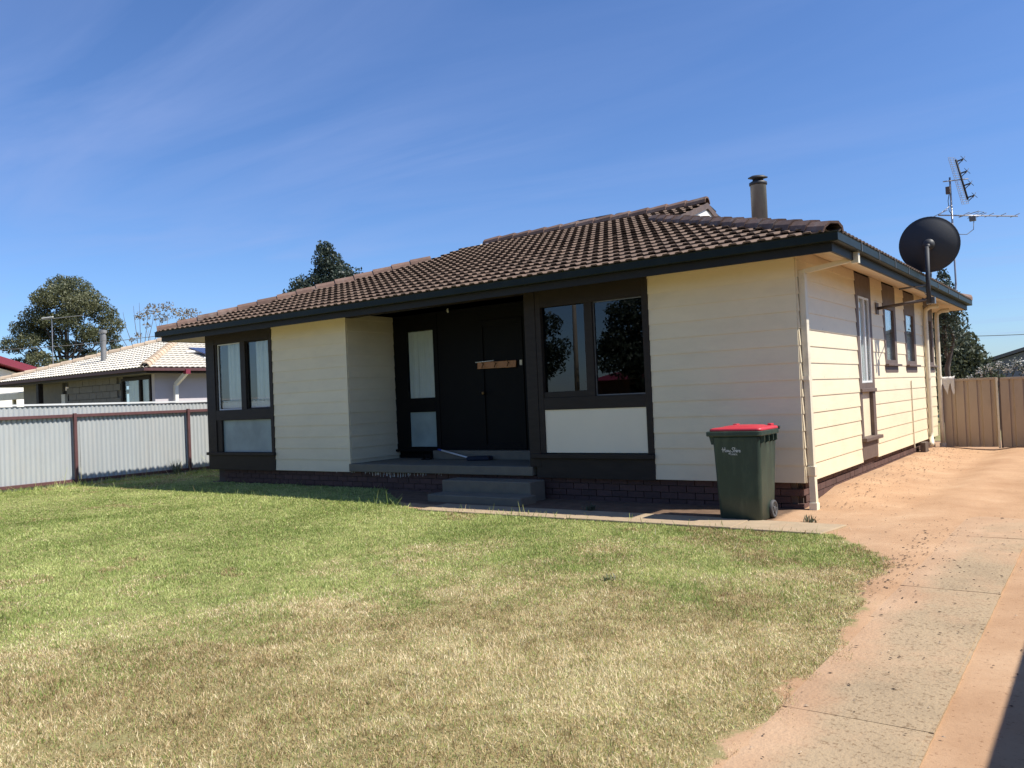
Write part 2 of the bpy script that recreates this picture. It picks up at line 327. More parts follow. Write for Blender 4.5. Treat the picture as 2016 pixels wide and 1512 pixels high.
def ramp(src, stops):
    q = n.new('ShaderNodeValToRGB'); e = q.color_ramp.elements
    while len(e) < len(stops): e.new(0.5)
    for i, (p, c) in enumerate(stops): e[i].position = p; e[i].color = (*c, 1)
    l.new(src, q.inputs[0]); return q
def mixc(fac, a, bb):
    q = n.new('ShaderNodeMix'); q.data_type = 'RGBA'; l.new(fac, q.inputs['Factor']); l.new(a, q.inputs['A']); l.new(bb, q.inputs['B']); return q.outputs['Result']
sA = ramp(nn(1.3, 8, 0.65).outputs[0], [(0.3, (0.345, 0.205, 0.116)), (0.55, (0.43, 0.273, 0.163)), (0.75, (0.50, 0.338, 0.212))])
spk = ramp(nn(38, 3, 0.7).outputs[0], [(0.30, (0.22, 0.13, 0.08)), (0.40, (1, 1, 1)), (1, (1, 1, 1))])
ml = n.new('ShaderNodeMix'); ml.data_type = 'RGBA'; ml.blend_type = 'MULTIPLY'; ml.inputs['Factor'].default_value = 0.5; l.new(sA.outputs[0], ml.inputs['A']); l.new(spk.outputs[0], ml.inputs['B'])
th = ramp(nn(2.2, 7, 0.7).outputs[0], [(0.3, (0.17, 0.155, 0.062)), (0.55, (0.27, 0.235, 0.105)), (0.75, (0.37, 0.295, 0.16))])
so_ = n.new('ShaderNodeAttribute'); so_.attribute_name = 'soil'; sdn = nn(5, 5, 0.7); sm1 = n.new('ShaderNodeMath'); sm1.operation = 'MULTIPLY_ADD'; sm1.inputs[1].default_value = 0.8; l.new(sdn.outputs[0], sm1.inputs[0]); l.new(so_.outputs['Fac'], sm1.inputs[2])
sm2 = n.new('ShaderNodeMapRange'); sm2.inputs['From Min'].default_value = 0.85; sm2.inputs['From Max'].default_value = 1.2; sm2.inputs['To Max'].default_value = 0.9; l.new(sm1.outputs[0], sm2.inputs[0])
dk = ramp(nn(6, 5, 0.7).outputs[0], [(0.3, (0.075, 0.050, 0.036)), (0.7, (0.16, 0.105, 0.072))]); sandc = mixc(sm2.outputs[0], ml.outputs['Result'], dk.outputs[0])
en = nn(9, 4, 0.7); ea = n.new('ShaderNodeMath'); ea.operation = 'MULTIPLY_ADD'; ea.inputs[1].default_value = 1.1; l.new(en.outputs[0], ea.inputs[0]); l.new(at.outputs['Fac'], ea.inputs[2])
er = n.new('ShaderNodeMapRange'); er.inputs['From Min'].default_value = 0.95; er.inputs['From Max'].default_value = 1.15; l.new(ea.outputs[0], er.inputs[0])
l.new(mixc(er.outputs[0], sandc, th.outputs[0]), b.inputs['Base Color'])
bn = nn(30, 9, 0.8); bp = n.new('ShaderNodeBump'); bp.inputs['Strength'].default_value = 0.32; bp.inputs['Distance'].default_value = 0.025; l.new(bn.outputs[0], bp.inputs['Height']); l.new(bp.outputs[0], b.inputs['Normal'])
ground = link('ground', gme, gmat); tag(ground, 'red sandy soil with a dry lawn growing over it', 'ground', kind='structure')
for p in gme.polygons: p.use_smooth = True

# ------------------------------------------------------------------ grass
def greenness(X, Y):
    s = (Y - (1.05*X - 3.75))/3.2
    return s
def fbm(X, Y, sc, seed, octv=3):
    out = np.zeros(len(X)); amp = 1.0
    for o in range(octv):
        g = np.random.default_rng(seed + o).random((64, 64)); u = X*sc*(2**o) + 7.3*o; v = Y*sc*(2**o) + 3.1*o
        iu = np.floor(u).astype(int); iv = np.floor(v).astype(int); fu = u - iu; fv = v - iv; fu = fu*fu*(3 - 2*fu); fv = fv*fv*(3 - 2*fv)
        a = g[iu % 64, iv % 64]*(1 - fu) + g[(iu + 1) % 64, iv % 64]*fu; b2 = g[iu % 64, (iv + 1) % 64]*(1 - fu) + g[(iu + 1) % 64, (iv + 1) % 64]*fu
        out += amp*((a*(1 - fv) + b2*fv) - 0.5); amp *= 0.55
    return out
def sample_lawn(n):
    X = []; Y = []
    while sum(map(len, X)) < n:
        x = rng.uniform(-14.4, 1.8, 400000); y = rng.uniform(-9.2, 2.5, 400000)
        d = np.hypot(x - CAM.x, y - CAM.y)
        # what lies right of the view or behind the camera stays thin
        a = np.arctan2(x - CAM.x, y - CAM.y) + YAW
        p = np.clip((5.0/d)**1.45, 0, 1)*np.where(np.abs(a) < 0.66, 1.0, 0.12)
        edw = inside(x, y); e = edge_dist(x, y); wob = 0.20*fbm(x, y, 3.2, 50)
        ok = (np.where(edw, e, -e) + wob > -0.02) & (rng.random(len(x)) < p)
        
        bare = fbm(x, y, 0.9, 77) + 0.6*fbm(x, y, 5.0, 91)
        ok &= ~((bare > 0.62) & (rng.random(len(x)) < 0.75) & (y < 1.05*x - 2.6))
        X.append(x[ok]); Y.append(y[ok])
    return np.concatenate(X)[:n], np.concatenate(Y)[:n]
NB = 820000
bx_, by_ = sample_lawn(NB)
tall = rng.random(NB)
dcam = np.hypot(bx_ - CAM.x, by_ - CAM.y)
H = rng.uniform(0.010, 0.027, NB)*(1 + 0.5*fbm(bx_, by_, 1.4, 5) + 0.4*fbm(bx_, by_, 7.0, 15)); H = np.where(tall > 0.988, H*2.3, H)
nearfence = (bx_ < -13.95) & (tall > 0.5); H = np.where(nearfence, H*rng.uniform(1.5, 5.0, NB), H)
edge_up = (by_ > -1.9) & (by_ < -1.2) & (bx_ > -5.5) & (tall > 0.93); H = np.where(edge_up, H*2.1, H)
backl = (bx_ < -5) & (by_ > -2.6) & (tall > 0.92); H = np.where(backl, H*1.7, H)
W = rng.uniform(0.0013, 0.0028, NB)*np.clip(dcam/4.5, 1, 2.6)
az = rng.uniform(0, 2*math.pi, NB); lean = rng.uniform(0.2, 1.45, NB); la = rng.uniform(0, 2*math.pi, NB)
tip = np.stack([np.cos(la)*np.sin(lean), np.sin(la)*np.sin(lean), np.cos(lean)*0.9 + 0.15], 1)*H[:, None]
base = np.stack([bx_, by_, hfun(bx_, by_) - 0.002], 1); side = np.stack([np.cos(az), np.sin(az), np.zeros(NB)], 1)*W[:, None]
V = np.empty((NB, 4, 3)); V[:, 0] = base - side; V[:, 1] = base + side; V[:, 2] = base + tip + side*0.3; V[:, 3] = base + tip - side*0.3
k4 = (np.arange(NB)*4)[:, None]
g = 1.25*greenness(bx_, by_) + 1.15*fbm(bx_, by_, 0.75, 21) + 0.9*fbm(bx_, by_, 2.6, 31)
g = np.clip(0.5 + 0.75*g, 0.16, 0.97)
deadpatch = (fbm(bx_, by_, 0.55, 61) + 0.5*fbm(bx_, by_, 3.0, 71)) > 0.45
g = np.where(deadpatch, g*0.5, g)
strip = np.exp(-((by_ - (-4.94 + 2.1*(bx_ + 8.95)))/0.9)**2)*(bx_ < -7.9)*(bx_ > -11.5)
g = np.clip(g + 0.6*strip, 0, 0.98)
isgreen = (rng.random(NB) < g).astype(float)
dry = np.clip(1 - isgreen*rng.uniform(0.8, 1.0, NB), 0, 1)
tone = np.clip(0.5 - 0.22*deadpatch + 0.42*fbm(bx_, by_, 1.1, 41) + 0.40*fbm(bx_, by_, 9.0, 44) + rng.normal(0, 0.28, NB) - 0.3*strip, 0, 1)
grass_me = npmesh('lawn_grass', V.reshape(-1, 3), k4 + np.array([[0, 1, 2, 3]]), attrs={'dry': np.repeat(dry, 4), 'tone': np.repeat(tone, 4)})
grm = bpy.data.materials.new('grass_blades'); grm.use_nodes = True
t = grm.node_tree; n = t.nodes; l = t.links; b = n['Principled BSDF']; b.inputs['Roughness'].default_value = 0.55; b.inputs['Specular IOR Level'].default_value = 0.3
geo = n.new('ShaderNodeNewGeometry'); a1 = n.new('ShaderNodeAttribute'); a1.attribute_name = 'dry'; a2 = n.new('ShaderNodeAttribute'); a2.attribute_name = 'tone'
gr = ramp(a2.outputs['Fac'], [(0.0, (0.165, 0.245, 0.050)), (0.5, (0.310, 0.405, 0.105)), (1.0, (0.56, 0.61, 0.215))])
dr = ramp(a2.outputs['Fac'], [(0.0, (0.27, 0.185, 0.085)), (0.5, (0.62, 0.475, 0.255)), (1.0, (0.92, 0.80, 0.54))])
gc = mixc(a1.outputs['Fac'], gr.outputs[0], dr.outputs[0]); l.new(gc, b.inputs['Base Color'])
tr = n.new('ShaderNodeBsdfTranslucent'); l.new(gc, tr.inputs[0]); ms = n.new('ShaderNodeMixShader'); ms.inputs[0].default_value = 0.35
l.new(b.outputs[0], ms.inputs[1]); l.new(tr.outputs[0], ms.inputs[2]); l.new(ms.outputs[0], n['Material Output'].inputs[0])
grass = link('lawn_grass', grass_me, grm); tag(grass, 'short couch grass, green towards the fence and straw dry near the drive', 'grass', kind='stuff')

# ------------------------------------------------------------------ driveway slabs and path
slab_m = mat('worn_drive_concrete', (0.335, 0.247, 0.150), 0.9, 0.18, 2.2, rnd=0.05, bump=0.6, bscale=55, dirt=(0.235, 0.168, 0.105), dscale=2.2, damt=0.6)
t = slab_m.node_tree; n = t.nodes; l = t.links; b = n['Principled BSDF']
geo = n.new('ShaderNodeNewGeometry'); src = b.inputs['Base Color'].links[0].from_socket
vo = n.new('ShaderNodeTexNoise'); vo.inputs['Scale'].default_value = 52; vo.inputs['Detail'].default_value = 3; vo.inputs['Roughness'].default_value = 0.6; l.new(geo.outputs['Position'], vo.inputs['Vector'])
pit = ramp(vo.outputs[0], [(0.36, (0.52, 0.46, 0.40)), (0.45, (1, 1, 1)), (1.0, (1, 1, 1))])
mq = n.new('ShaderNodeMix'); mq.data_type = 'RGBA'; mq.blend_type = 'MULTIPLY'; mq.inputs['Factor'].default_value = 0.85; l.new(src, mq.inputs['A']); l.new(pit.outputs[0], mq.inputs['B'])
sn = nn(1.7, 6, 0.7); sr_ = n.new('ShaderNodeMapRange'); sr_.inputs['From Min'].default_value = 0.50; sr_.inputs['From Max'].default_value = 0.80; sr_.inputs['To Max'].default_value = 0.85
sx_ = n.new('ShaderNodeSeparateXYZ'); l.new(geo.outputs['Position'], sx_.inputs[0]); sl_ = n.new('ShaderNodeMapRange'); sl_.inputs['From Min'].default_value = 1.92; sl_.inputs['From Max'].default_value = 1.70; sl_.inputs['To Max'].default_value = 0.38; l.new(sx_.outputs[0], sl_.inputs[0])
sy_ = n.new('ShaderNodeMapRange'); sy_.inputs['From Min'].default_value = -3.2; sy_.inputs['From Max'].default_value = -0.6; sy_.inputs['To Max'].default_value = 0.25; l.new(sx_.outputs[1], sy_.inputs[0])
s1_ = n.new('ShaderNodeMath'); l.new(sl_.outputs[0], s1_.inputs[0]); l.new(sy_.outputs[0], s1_.inputs[1]); s2_ = n.new('ShaderNodeMath'); l.new(s1_.outputs[0], s2_.inputs[0]); l.new(sn.outputs[0], s2_.inputs[1]); l.new(s2_.outputs[0], sr_.inputs[0])
sc_ = ramp(nn(1.3, 8, 0.65).outputs[0], [(0.3, (0.345, 0.205, 0.116)), (0.55, (0.43, 0.273, 0.163)), (0.75, (0.50, 0.338, 0.212))])
l.new(mixc(sr_.outputs[0], mq.outputs['Result'], sc_.outputs[0]), b.inputs['Base Color'])
drive = MB().box(1.68, 2.25, -11.5, 9.0, -0.12, 0.0085).build('driveway', slab_m); tag(drive, 'worn concrete wheel strip half covered by red sand', 'driveway', kind='structure')
joints = [-9.6, -8.6, -7.65, -6.85, -6.03, -5.23, -4.35, -3.45, -2.4, -1.25, 0.0, 1.2, 2.4, 3.7, 5.0, 6.3, 7.6, 9.0]
for i in range(len(joints) - 1):
    y0, y1 = joints[i] + 0.002, joints[i + 1] - 0.002; m = MB(); nx, ny = 8, 10
    vs = []
    for j in range(ny + 1):
        for k in range(nx + 1):
            x = 1.655 + 0.61*k/nx + 0.02*(y0 + 4.4)/8*(k/nx)*-1; y = y0 + (y1 - y0)*j/ny
            e = 0.006*noise.noise(Vector((x*14, y*14, 1))) if k in (0, nx) or j in (0, ny) else 0
            vs.append((x + (e if k == nx else 0), y + (e*0.5 if j in (0, ny) else 0), 0.011 + 0.003*noise.noise(Vector((x*3, y*3, 8))) + 0.004*((i*37) % 5 - 2)/2 - (0.003 if k in (0, nx) or j in (0, ny) else 0)))
    fs = [(j*(nx + 1) + k, j*(nx + 1) + k + 1, (j + 1)*(nx + 1) + k + 1, (j + 1)*(nx + 1) + k) for j in range(ny) for k in range(nx)]
    rim = [k for k in range(nx + 1)] + [j*(nx + 1) + nx for j in range(1, ny + 1)] + [ny*(nx + 1) + k for k in range(nx - 1, -1, -1)] + [j*(nx + 1) for j in range(ny - 1, 0, -1)]
    base_i = len(vs); vs += [(vs[q][0], vs[q][1], -0.06) for q in rim]; R_ = len(rim)
    fs += [(rim[q], base_i + q, base_i + (q + 1) % R_, rim[(q + 1) % R_]) for q in range(R_)]
    m.add(vs, fs).build('slab', slab_m, drive)
path = MB().box(-4.62, -2.302, -1.60, -1.00, -0.05, 0.022).build('path', path_m, bevel=0.008); tag(path, 'narrow concrete path along the front of the house', 'path', kind='structure')
MB().box(-2.294, -0.30, -1.585, -0.99, -0.05, 0.024).build('slab', path_m, path, bevel=0.008)
MB().prism([(-0.292, -1.59), (0.60, -1.60), (0.70, -1.02), (-0.292, -1.00)], 2, -0.05, 0.020).build('slab', path_m, path, bevel=0.008)

# ------------------------------------------------------------------ the house
ZB = 0.312
SLP = 0.345; TH = math.atan(SLP); CT, ST = math.cos(TH), math.sin(TH)
XL, XR, YF, YB, ZE = -12.29, 0.62, -0.62, 9.74, 3.03
YR = (YF + YB)/2
house = thing('house', 'cream weatherboard bungalow with brown tiled roof and dark brown timber trim', 'house', (-5.8, 4.5, 0))

# walls : core boxes (behind the boards) and single weatherboards
WT = 3.045
wall_f = MB()
wall_f.box(-1.89, -0.005, 0.004, 0.10, ZB, WT); wall_f.box(-9.565, -7.58, 0.004, 0.10, ZB, WT)
wall_f = wall_f.build('wall', cream, house)
wall_r = MB().box(-7.68, -7.581, 0.104, 1.17, ZB, WT).build('wall', cream, house)
wall_s = MB()
for y0, y1, z0, z1 in [(0.104, 2.71, ZB, WT), (3.64, 9.1, ZB, 1.66), (3.64, 4.46, 1.66, WT), (5.40, 6.14, 1.66, WT), (7.10, 8.05, 1.66, WT), (9.0, 9.1, 1.66, WT)]:
    wall_s.box(-0.10, -0.004, y0, y1, z0, z1)
wall_s = wall_s.build('wall', cream, house)
wall_b = MB().box(-11.6, -0.1, 9.0, 9.1, ZB, WT).box(-11.62, -11.5, 0.1, 9.0, ZB, WT).build('wall', cream, house)
BD = 0.2
def board_mesh(Ln):
    m = MB(); pr_ = [(-0.0195, 0.0), (-0.0195, 0.014), (-0.009, BD + 0.003), (0.0, BD + 0.003), (0.0, 0.0)]
    return m.prism(pr_, 0, 0.0, Ln).mesh('weatherboard')
bm_cache = {}
def board(parent, p, ex, ln, z):
    key = round(ln, 3)
    if key not in bm_cache:
        bm_cache[key] = board_mesh(ln)
        b2 = bmesh.new(); b2.from_mesh(bm_cache[key]); bmesh.ops.recalc_face_normals(b2, faces=b2.faces); b2.to_mesh(bm_cache[key]); b2.free()
    ex = Vector(ex); ez = Vector((0, 0, 1)); ey = ez.cross(ex)
    M_ = Matrix(((ex.x, ey.x, 0, p[0]), (ex.y, ey.y, 0, p[1]), (0, 0, 1, z + random.uniform(-0.001, 0.001)), (0, 0, 0, 1)))
    return link('weatherboard', bm_cache[key], cream, parent, M_)
NBD = 14
for k in range(NBD):
    z = ZB + BD*k
    if z + BD > WT + 0.12: break
    board(wall_f, (-1.892, 0, 0), (1, 0, 0), 1.892, z)
    board(wall_f, (-9.567, 0, 0), (1, 0, 0), 1.99, z)
    if z > 0.40: board(wall_r, (-7.579, 0.002, 0), (0, 1, 0), 1.172, z)
    segs = [(0.002, 2.71), (3.64, 9.1)] if k < 7 else [(0.002, 2.71), (3.64, 4.46), (5.40, 6.14), (7.10, 8.05), (9.0, 9.1)]
    for a, c in segs: board(wall_s, (0, a, 0), (0, 1, 0), c - a, z)
nm = MB().lathe((0, 0, 0), (1, 0, 0), [(0.004, 0.0), (0.004, 0.002), (0.001, 0.0025)], 6).mesh('nail'); nl = MB()
for k in range(1, 14):
    for y in np.arange(0.35, 9.0, 0.6):
        if any(a - 0.02 < y < c + 0.02 for a, c in ((2.71, 3.64),)) or (k > 6 and any(a - 0.02 < y < c + 0.02 for a, c in ((4.46, 5.4), (6.14, 7.1), (8.05, 9.0)))): continue
        z = ZB + BD*k - 0.0 + 0.03; yy = y + random.uniform(-0.02, 0.02)
        nl.box(0.0178, 0.0192, yy, yy + random.uniform(0.006, 0.012), z - random.uniform(0.014, 0.035)*(random.random() < 0.35) - 0.006, z)
tag(nl.build('nail_marks', steeld_m, wall_s), kind='stuff')
# cover strip on the corners
MB().box(-7.60, -7.570, -0.028, -0.002, ZB, WT).build('corner_strip', cream, house)

# interior: dark rooms behind the windows
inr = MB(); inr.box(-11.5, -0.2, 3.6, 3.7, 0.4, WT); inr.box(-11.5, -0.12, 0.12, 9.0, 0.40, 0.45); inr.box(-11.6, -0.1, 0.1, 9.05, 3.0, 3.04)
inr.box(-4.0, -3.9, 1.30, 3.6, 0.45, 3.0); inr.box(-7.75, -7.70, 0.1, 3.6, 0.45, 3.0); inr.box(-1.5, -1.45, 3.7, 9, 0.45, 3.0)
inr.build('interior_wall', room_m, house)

def rect_frame(m, x0, x1, z0, z1, wv, wh, y0, y1):
    m.box(x0, x0 + wv, y0, y1, z0, z1); m.box(x1 - wv, x1, y0, y1, z0, z1); m.box(x0 + wv, x1 - wv, y0, y1, z0, z0 + wh); m.box(x0 + wv, x1 - wv, y0, y1, z1 - wh, z1)
def curtain(parent, x0, x1, z0, z1, y, waves, amp=0.03, material=curtain_m, gap=0.0):
    nn_ = 60; vs = []; fs = []
    for i in range(nn_ + 1):
        x = x0 + (x1 - x0)*i/nn_; yy = y + amp*math.sin(2*math.pi*waves*i/nn_ + 0.6*math.sin(i*0.31)) + amp*0.4*math.sin(i*1.7)
        vs += [(x, yy, z0), (x, yy, z1)]
    fs = [(2*i, 2*i + 2, 2*i + 3, 2*i + 1) for i in range(nn_)]
    return MB().add(vs, fs).build('curtain', material, parent, smooth=True, fix=False)

# left bay
bay = MB()
bay.box(-11.62, -11.34, -0.03, 0.10, 0.585, WT); bay.box(-9.655, -9.568, -0.03, 0.10, 0.585, WT); bay.box(-11.34, -9.655, -0.03, 0.10, 2.745, WT)
bay.box(-11.34, -9.655, -0.028, 0.10, 1.255, 1.455); bay.box(-10.515, -10.365, -0.026, 0.09, 1.455, 2.745)
bay.box(-11.34, -11.19, -0.012, 0.09, 0.64, 1.255); bay.box(-11.34, -11.275, -0.012, 0.09, 1.455, 2.745)
wl = bay.build('window', brown, house, bevel=0.004); tag(wl, 'wide window with two curtained sashes above one frosted pane')
MB().box(-11.64, -9.552, -0.075, 0.09, 0.582, 0.638).build('sill', brown, wl, bevel=0.005)
MB().box(-11.62, -9.570, -0.030, 0.05, 0.30, 0.580).build('apron_panel', brown, wl)
for a, c in ((-11.273, -10.517), (-10.363, -9.657)):
    MB().box(a, c, 0.030, 0.034, 1.457, 2.743).build('pane', glass_clear, wl)
    f = MB(); rect_frame(f, a, c, 1.457, 2.743, 0.018, 0.02, 0.010, 0.028); f.build('sash_frame', white_m if a < -11 else brown, wl)
MB().box(-11.187, -9.657, 0.030, 0.036, 0.642, 1.253).build('pane', glass_frost, wl)
curtain(wl, -11.12, -10.50, 1.50, 2.80, 0.14, 5); curtain(wl, -10.24, -9.62, 1.50, 2.80, 0.14, 5)
lace = MB()
for a, c in ((-11.25, -10.53), (-10.34, -9.68)):
    k = 0; x = a
    while x < c - 0.05:
        lace.box(x, x + 0.055, 0.070, 0.072, 1.48, 1.60 + 0.02*(k % 2)); x += 0.06; k += 1
    lace.box(a, c, 0.066, 0.069, 1.615, 1.635)
lace.build('lace_edge', curtain_m, wl)

# right bay with the big window
bay = MB()
bay.box(-3.66, -3.575, -0.03, 0.10, 0.64, WT); bay.box(-1.982, -1.895, -0.03, 0.10, 0.64, WT); bay.box(-3.575, -1.982, -0.03, 0.10, 2.705, WT)
bay.box(-3.575, -1.982, -0.028, 0.10, 1.255, 1.425); bay.box(-2.86, -2.735, -0.026, 0.09, 1.425, 2.705)
bay.box(-3.575, -2.86, -0.015, 0.09, 1.425, 1.505)
wr = bay.build('window', brown, house, bevel=0.004); tag(wr, 'large dark window above a plain cream infill panel')
MB().box(-3.80, -1.888, -0.075, 0.09, 0.575, 0.637).build('sill', brown, wr, bevel=0.005)
MB().box(-3.74, -1.894, -0.030, 0.05, 0.30, 0.573).build('apron_panel', brown, wr)
MB().box(-3.573, -1.984, -0.010, 0.03, 0.652, 1.253).build('infill_panel', cream_flat, wr)
MB().box(-3.573, -2.862, 0.036, 0.041, 1.507, 2.703).build('pane', glass_dark, wr)
MB().box(-2.733, -1.984, 0.026, 0.031, 1.427, 2.703).build('pane', glass_dark, wr)
f = MB(); rect_frame(f, -2.733, -1.984, 1.427, 2.703, 0.012, 0.014, 0.008, 0.024); f.build('sash_frame', steel_m, wr)
MB().box(-2.72, -2.0, 0.05, 0.06, 2.63, 2.675).build('blind_rail', white_m, wr)

# porch recess
post = MB().box(-3.85, -3.664, -0.035, 0.13, 0.452, WT).build('post', brown, house, bevel=0.005)
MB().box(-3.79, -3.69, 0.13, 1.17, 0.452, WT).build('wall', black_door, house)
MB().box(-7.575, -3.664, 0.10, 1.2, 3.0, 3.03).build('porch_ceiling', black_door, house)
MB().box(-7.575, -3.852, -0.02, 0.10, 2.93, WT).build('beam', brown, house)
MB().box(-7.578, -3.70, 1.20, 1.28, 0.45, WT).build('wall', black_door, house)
pw = MB()
pw.box(-7.575, -7.245, 1.12, 1.195, 0.60, 3.0); pw.box(-6.62, -6.52, 1.12, 1.195, 0.60, 3.0); pw.box(-7.245, -6.62, 1.12, 1.195, 2.71, 3.0); pw.box(-7.245, -6.62, 1.12, 1.195, 1.27, 1.51); pw.box(-7.245, -6.62, 1.12, 1.195, 0.60, 0.655)
pw = pw.build('window', black_door, house, bevel=0.004); tag(pw, 'narrow porch window with a white curtain over a frosted pane')
MB().box(-7.243, -6.622, 1.150, 1.154, 1.512, 2.708).build('pane', glass_clear, pw); MB().box(-7.243, -6.622, 1.150, 1.155, 0.657, 1.268).build('pane', glass_frost, pw)
curtain(pw, -7.24, -6.625, 1.52, 2.70, 1.172, 4, 0.012)
MB().box(-7.56, -6.50, 1.06, 1.12, 0.575, 0.615).build('sill', black_door, pw, bevel=0.004)
door = MB().box(-5.60, -4.70, 1.125, 1.165, 0.605, 2.75); rect_frame(door, -5.60, -4.70, 0.605, 2.75, 0.09, 0.1, 1.105, 1.124)
door = door.build('door', black_door, house, bevel=0.003)
MB().lathe((-5.50, 1.104, 1.55), (0, -1, 0), [(0.012, 0), (0.012, 0.04), (0.028, 0.045), (0.028, 0.065), (0.01, 0.07)], 12).build('door_handle', brass_m, door, smooth=True)
sp = MB().box(-6.515, -5.601, 1.13, 1.17, 0.605, 3.0); sp.box(-5.60, -4.70, 1.13, 1.17, 2.755, 3.0)
sp.build('door_side_panel', black_door, house)
MB().box(-4.69, -3.80, 1.12, 1.17, 0.605, 3.0).build('door_side_panel', black_door, house)
porch = MB().box(-7.60, -3.81, -0.045, 1.19, 0.318, 0.452).build('porch_slab', conc, house, bevel=0.012)
MB().box(-6.60, -3.80, 0.98, 1.19, 0.453, 0.60).build('threshold', conc, house, bevel=0.01)
MB().box(-5.20, -3.60, -0.42, -0.05, -0.05, 0.275).build('step', conc, house, bevel=0.015)
MB().box(-5.16, -3.50, -0.80, -0.422, -0.05, 0.108).build('step', conc, house, bevel=0.015)
MB().box(-4.765, -4.715, 1.095, 1.118, 1.97, 2.055).build('door_bell', cream_trim, house, bevel=0.004)
MB().lathe((-6.06, 0.9, 2.93), (0, 0, 1), [(0.012, 0), (0.020, 0.02), (0.020, 0.07)], 10).build('porch_hook', white_m, house, smooth=True)

# side windows : tall dark timber panels with glass
def side_window(y0, y1, zb, zg0, zg1, lower=None, lab=None):
    m = MB(); fw = 0.16
    def bx(a, c, z0, z1, x0=-0.09, x1=0.022): m.box(x0, x1, a, c, z0, z1)
    bx(y0, y0 + fw*0.8, zb, 3.03); bx(y1 - fw, y1, zb, 3.03); bx(y0 + fw*0.8, y1 - fw, zg1, 3.03)
    bx(y0 + fw*0.8, y1 - fw, zb if not lower else lower[1], zg0)
    if lower: bx(y0 + fw*0.8, y1 - fw, zb, lower[0])
    o = m.build('window', brownl, house, bevel=0.003)
    if lab: tag(o, lab)
    a, c = y0 + fw*0.8 + 0.002, y1 - fw - 0.002
    MB().box(-0.006, -0.002, a, c, zg0 + 0.002, zg1 - 0.002).build('pane', glass_clear, o)
    cu = []
    nn_ = 50; vs = []
    for i in range(nn_ + 1):
        y = a + (c - a)*i/nn_; xx = -0.075 + 0.02*math.sin(i*0.9) + 0.01*math.sin(i*2.3); vs += [(xx, y, zg0), (xx, y, zg1)]
    MB().add(vs, [(2*i, 2*i + 2, 2*i + 3, 2*i + 1) for i in range(nn_)]).build('curtain', curtain_m, o, smooth=True, fix=False)
    return o, a, c
o, a, c = side_window(2.71, 3.64, 0.335, 1.44, 2.71, (0.655, 1.31), 'tall narrow window with white sliding sashes above a cream panel')
for q0, q1, xo in ((a, a + 0.36, 0.014), (a + 0.30, c, 0.011)):
    m = MB(); m.box(xo - 0.012, xo + 0.012, q0, q0 + 0.03, 1.445, 2.705); m.box(xo - 0.012, xo + 0.012, q1 - 0.03, q1, 1.445, 2.705); m.box(xo - 0.012, xo + 0.012, q0 + 0.03, q1 - 0.03, 1.445, 1.475); m.box(xo - 0.012, xo + 0.012, q0 + 0.03, q1 - 0.03, 2.675, 2.705)
    m.build('sash_frame', white_m, o)
MB().box(-0.06, -0.03, a, c, 0.657, 1.308).build('infill_panel', cream, o)
MB().box(-0.02, 0.085, 2.70, 3.74, 0.60, 0.652).build('sill', brownl, o, bevel=0.006)
MB().box(-0.02, 0.05, 2.72, 3.63, 1.31, 1.36).build('sill', brownl, o, bevel=0.006)
for y0, y1 in ((4.46, 5.40), (6.14, 7.10), (8.05, 9.0)):
    o, a, c = side_window(y0, y1, 1.72, 1.80, 2.63)
    MB().box(-0.02, 0.075, y0 - 0.02, y1 + 0.08, 1.70, 1.735).build('sill', brownl, o, bevel=0.006)
    MB().box(0.0, 0.024, y0, y1, 1.60, 1.698).build('apron_panel', brownl, o)

# brick plinth
plinth = MB(); plinth.box(-11.45, -0.12, 0.075, 0.14, -0.05, 0.318); plinth.box(-0.13, -0.075, 0.14, 9.05, -0.05, 0.318)
plinth = plinth.build('foundation', mortar_m, house)
bk = MB().box(0, 0.23, 0, 0.06, 0, 0.076).mesh('brick')
b2 = bmesh.new(); b2.from_mesh(bk); bmesh.ops.recalc_face_normals(b2, faces=b2.faces); b2.to_mesh(bk); b2.free()
bricks = []
for row in range(-1, 4):
    z = 0.312 - 0.086*(4 - row) + 0.010
    off = 0.12 if row % 2 else 0.0
    for i in range(48):
        x = -0.062 - 0.24*(i + 1) + off*1.0
        if x < -11.45 or x + 0.23 > -0.05: continue
        bricks.append((Vector((x, 0.045 + random.uniform(-0.002, 0.002), z)), 0))
    for i in range(38):
        y = 0.05 + 0.24*i + off
        if y + 0.23 > 9.06 or row == -1: continue
        bricks.append((Vector((-0.048 + random.uniform(-0.002, 0.002), y, z)), 1))
bricks.sort(key=lambda q: (q[0] - CAM).length)
def brick_mat(p, k): return Matrix.Translation(p) if k == 0 else Matrix.Translation(p) @ Matrix.Rotation(math.pi/2, 4, 'Z')
for p, k in bricks[:300]: link('brick', bk, brick_m, plinth, brick_mat(p, k))
rest = MB()
for p, k in bricks[300:]:
    M_ = brick_mat(p, k); rest.add([M_ @ v.co for v in bk.vertices], [tuple(f.vertices) for f in bk.polygons])
if rest.v: tag(rest.build('brick_rest', brick_m, plinth), kind='stuff')
drip = MB()
for q in range(60):
    x = random.gauss(-6.7, 0.5); h_ = random.uniform(0.015, 0.07)*math.exp(-((x + 6.7)/0.7)**2) + 0.01
    drip.box(x, x + random.uniform(0.004, 0.010), 0.0405, 0.0425, 0.315 - h_ - random.uniform(0, 0.02), 0.316)
drip.build('paint_drips', letter_m, plinth)

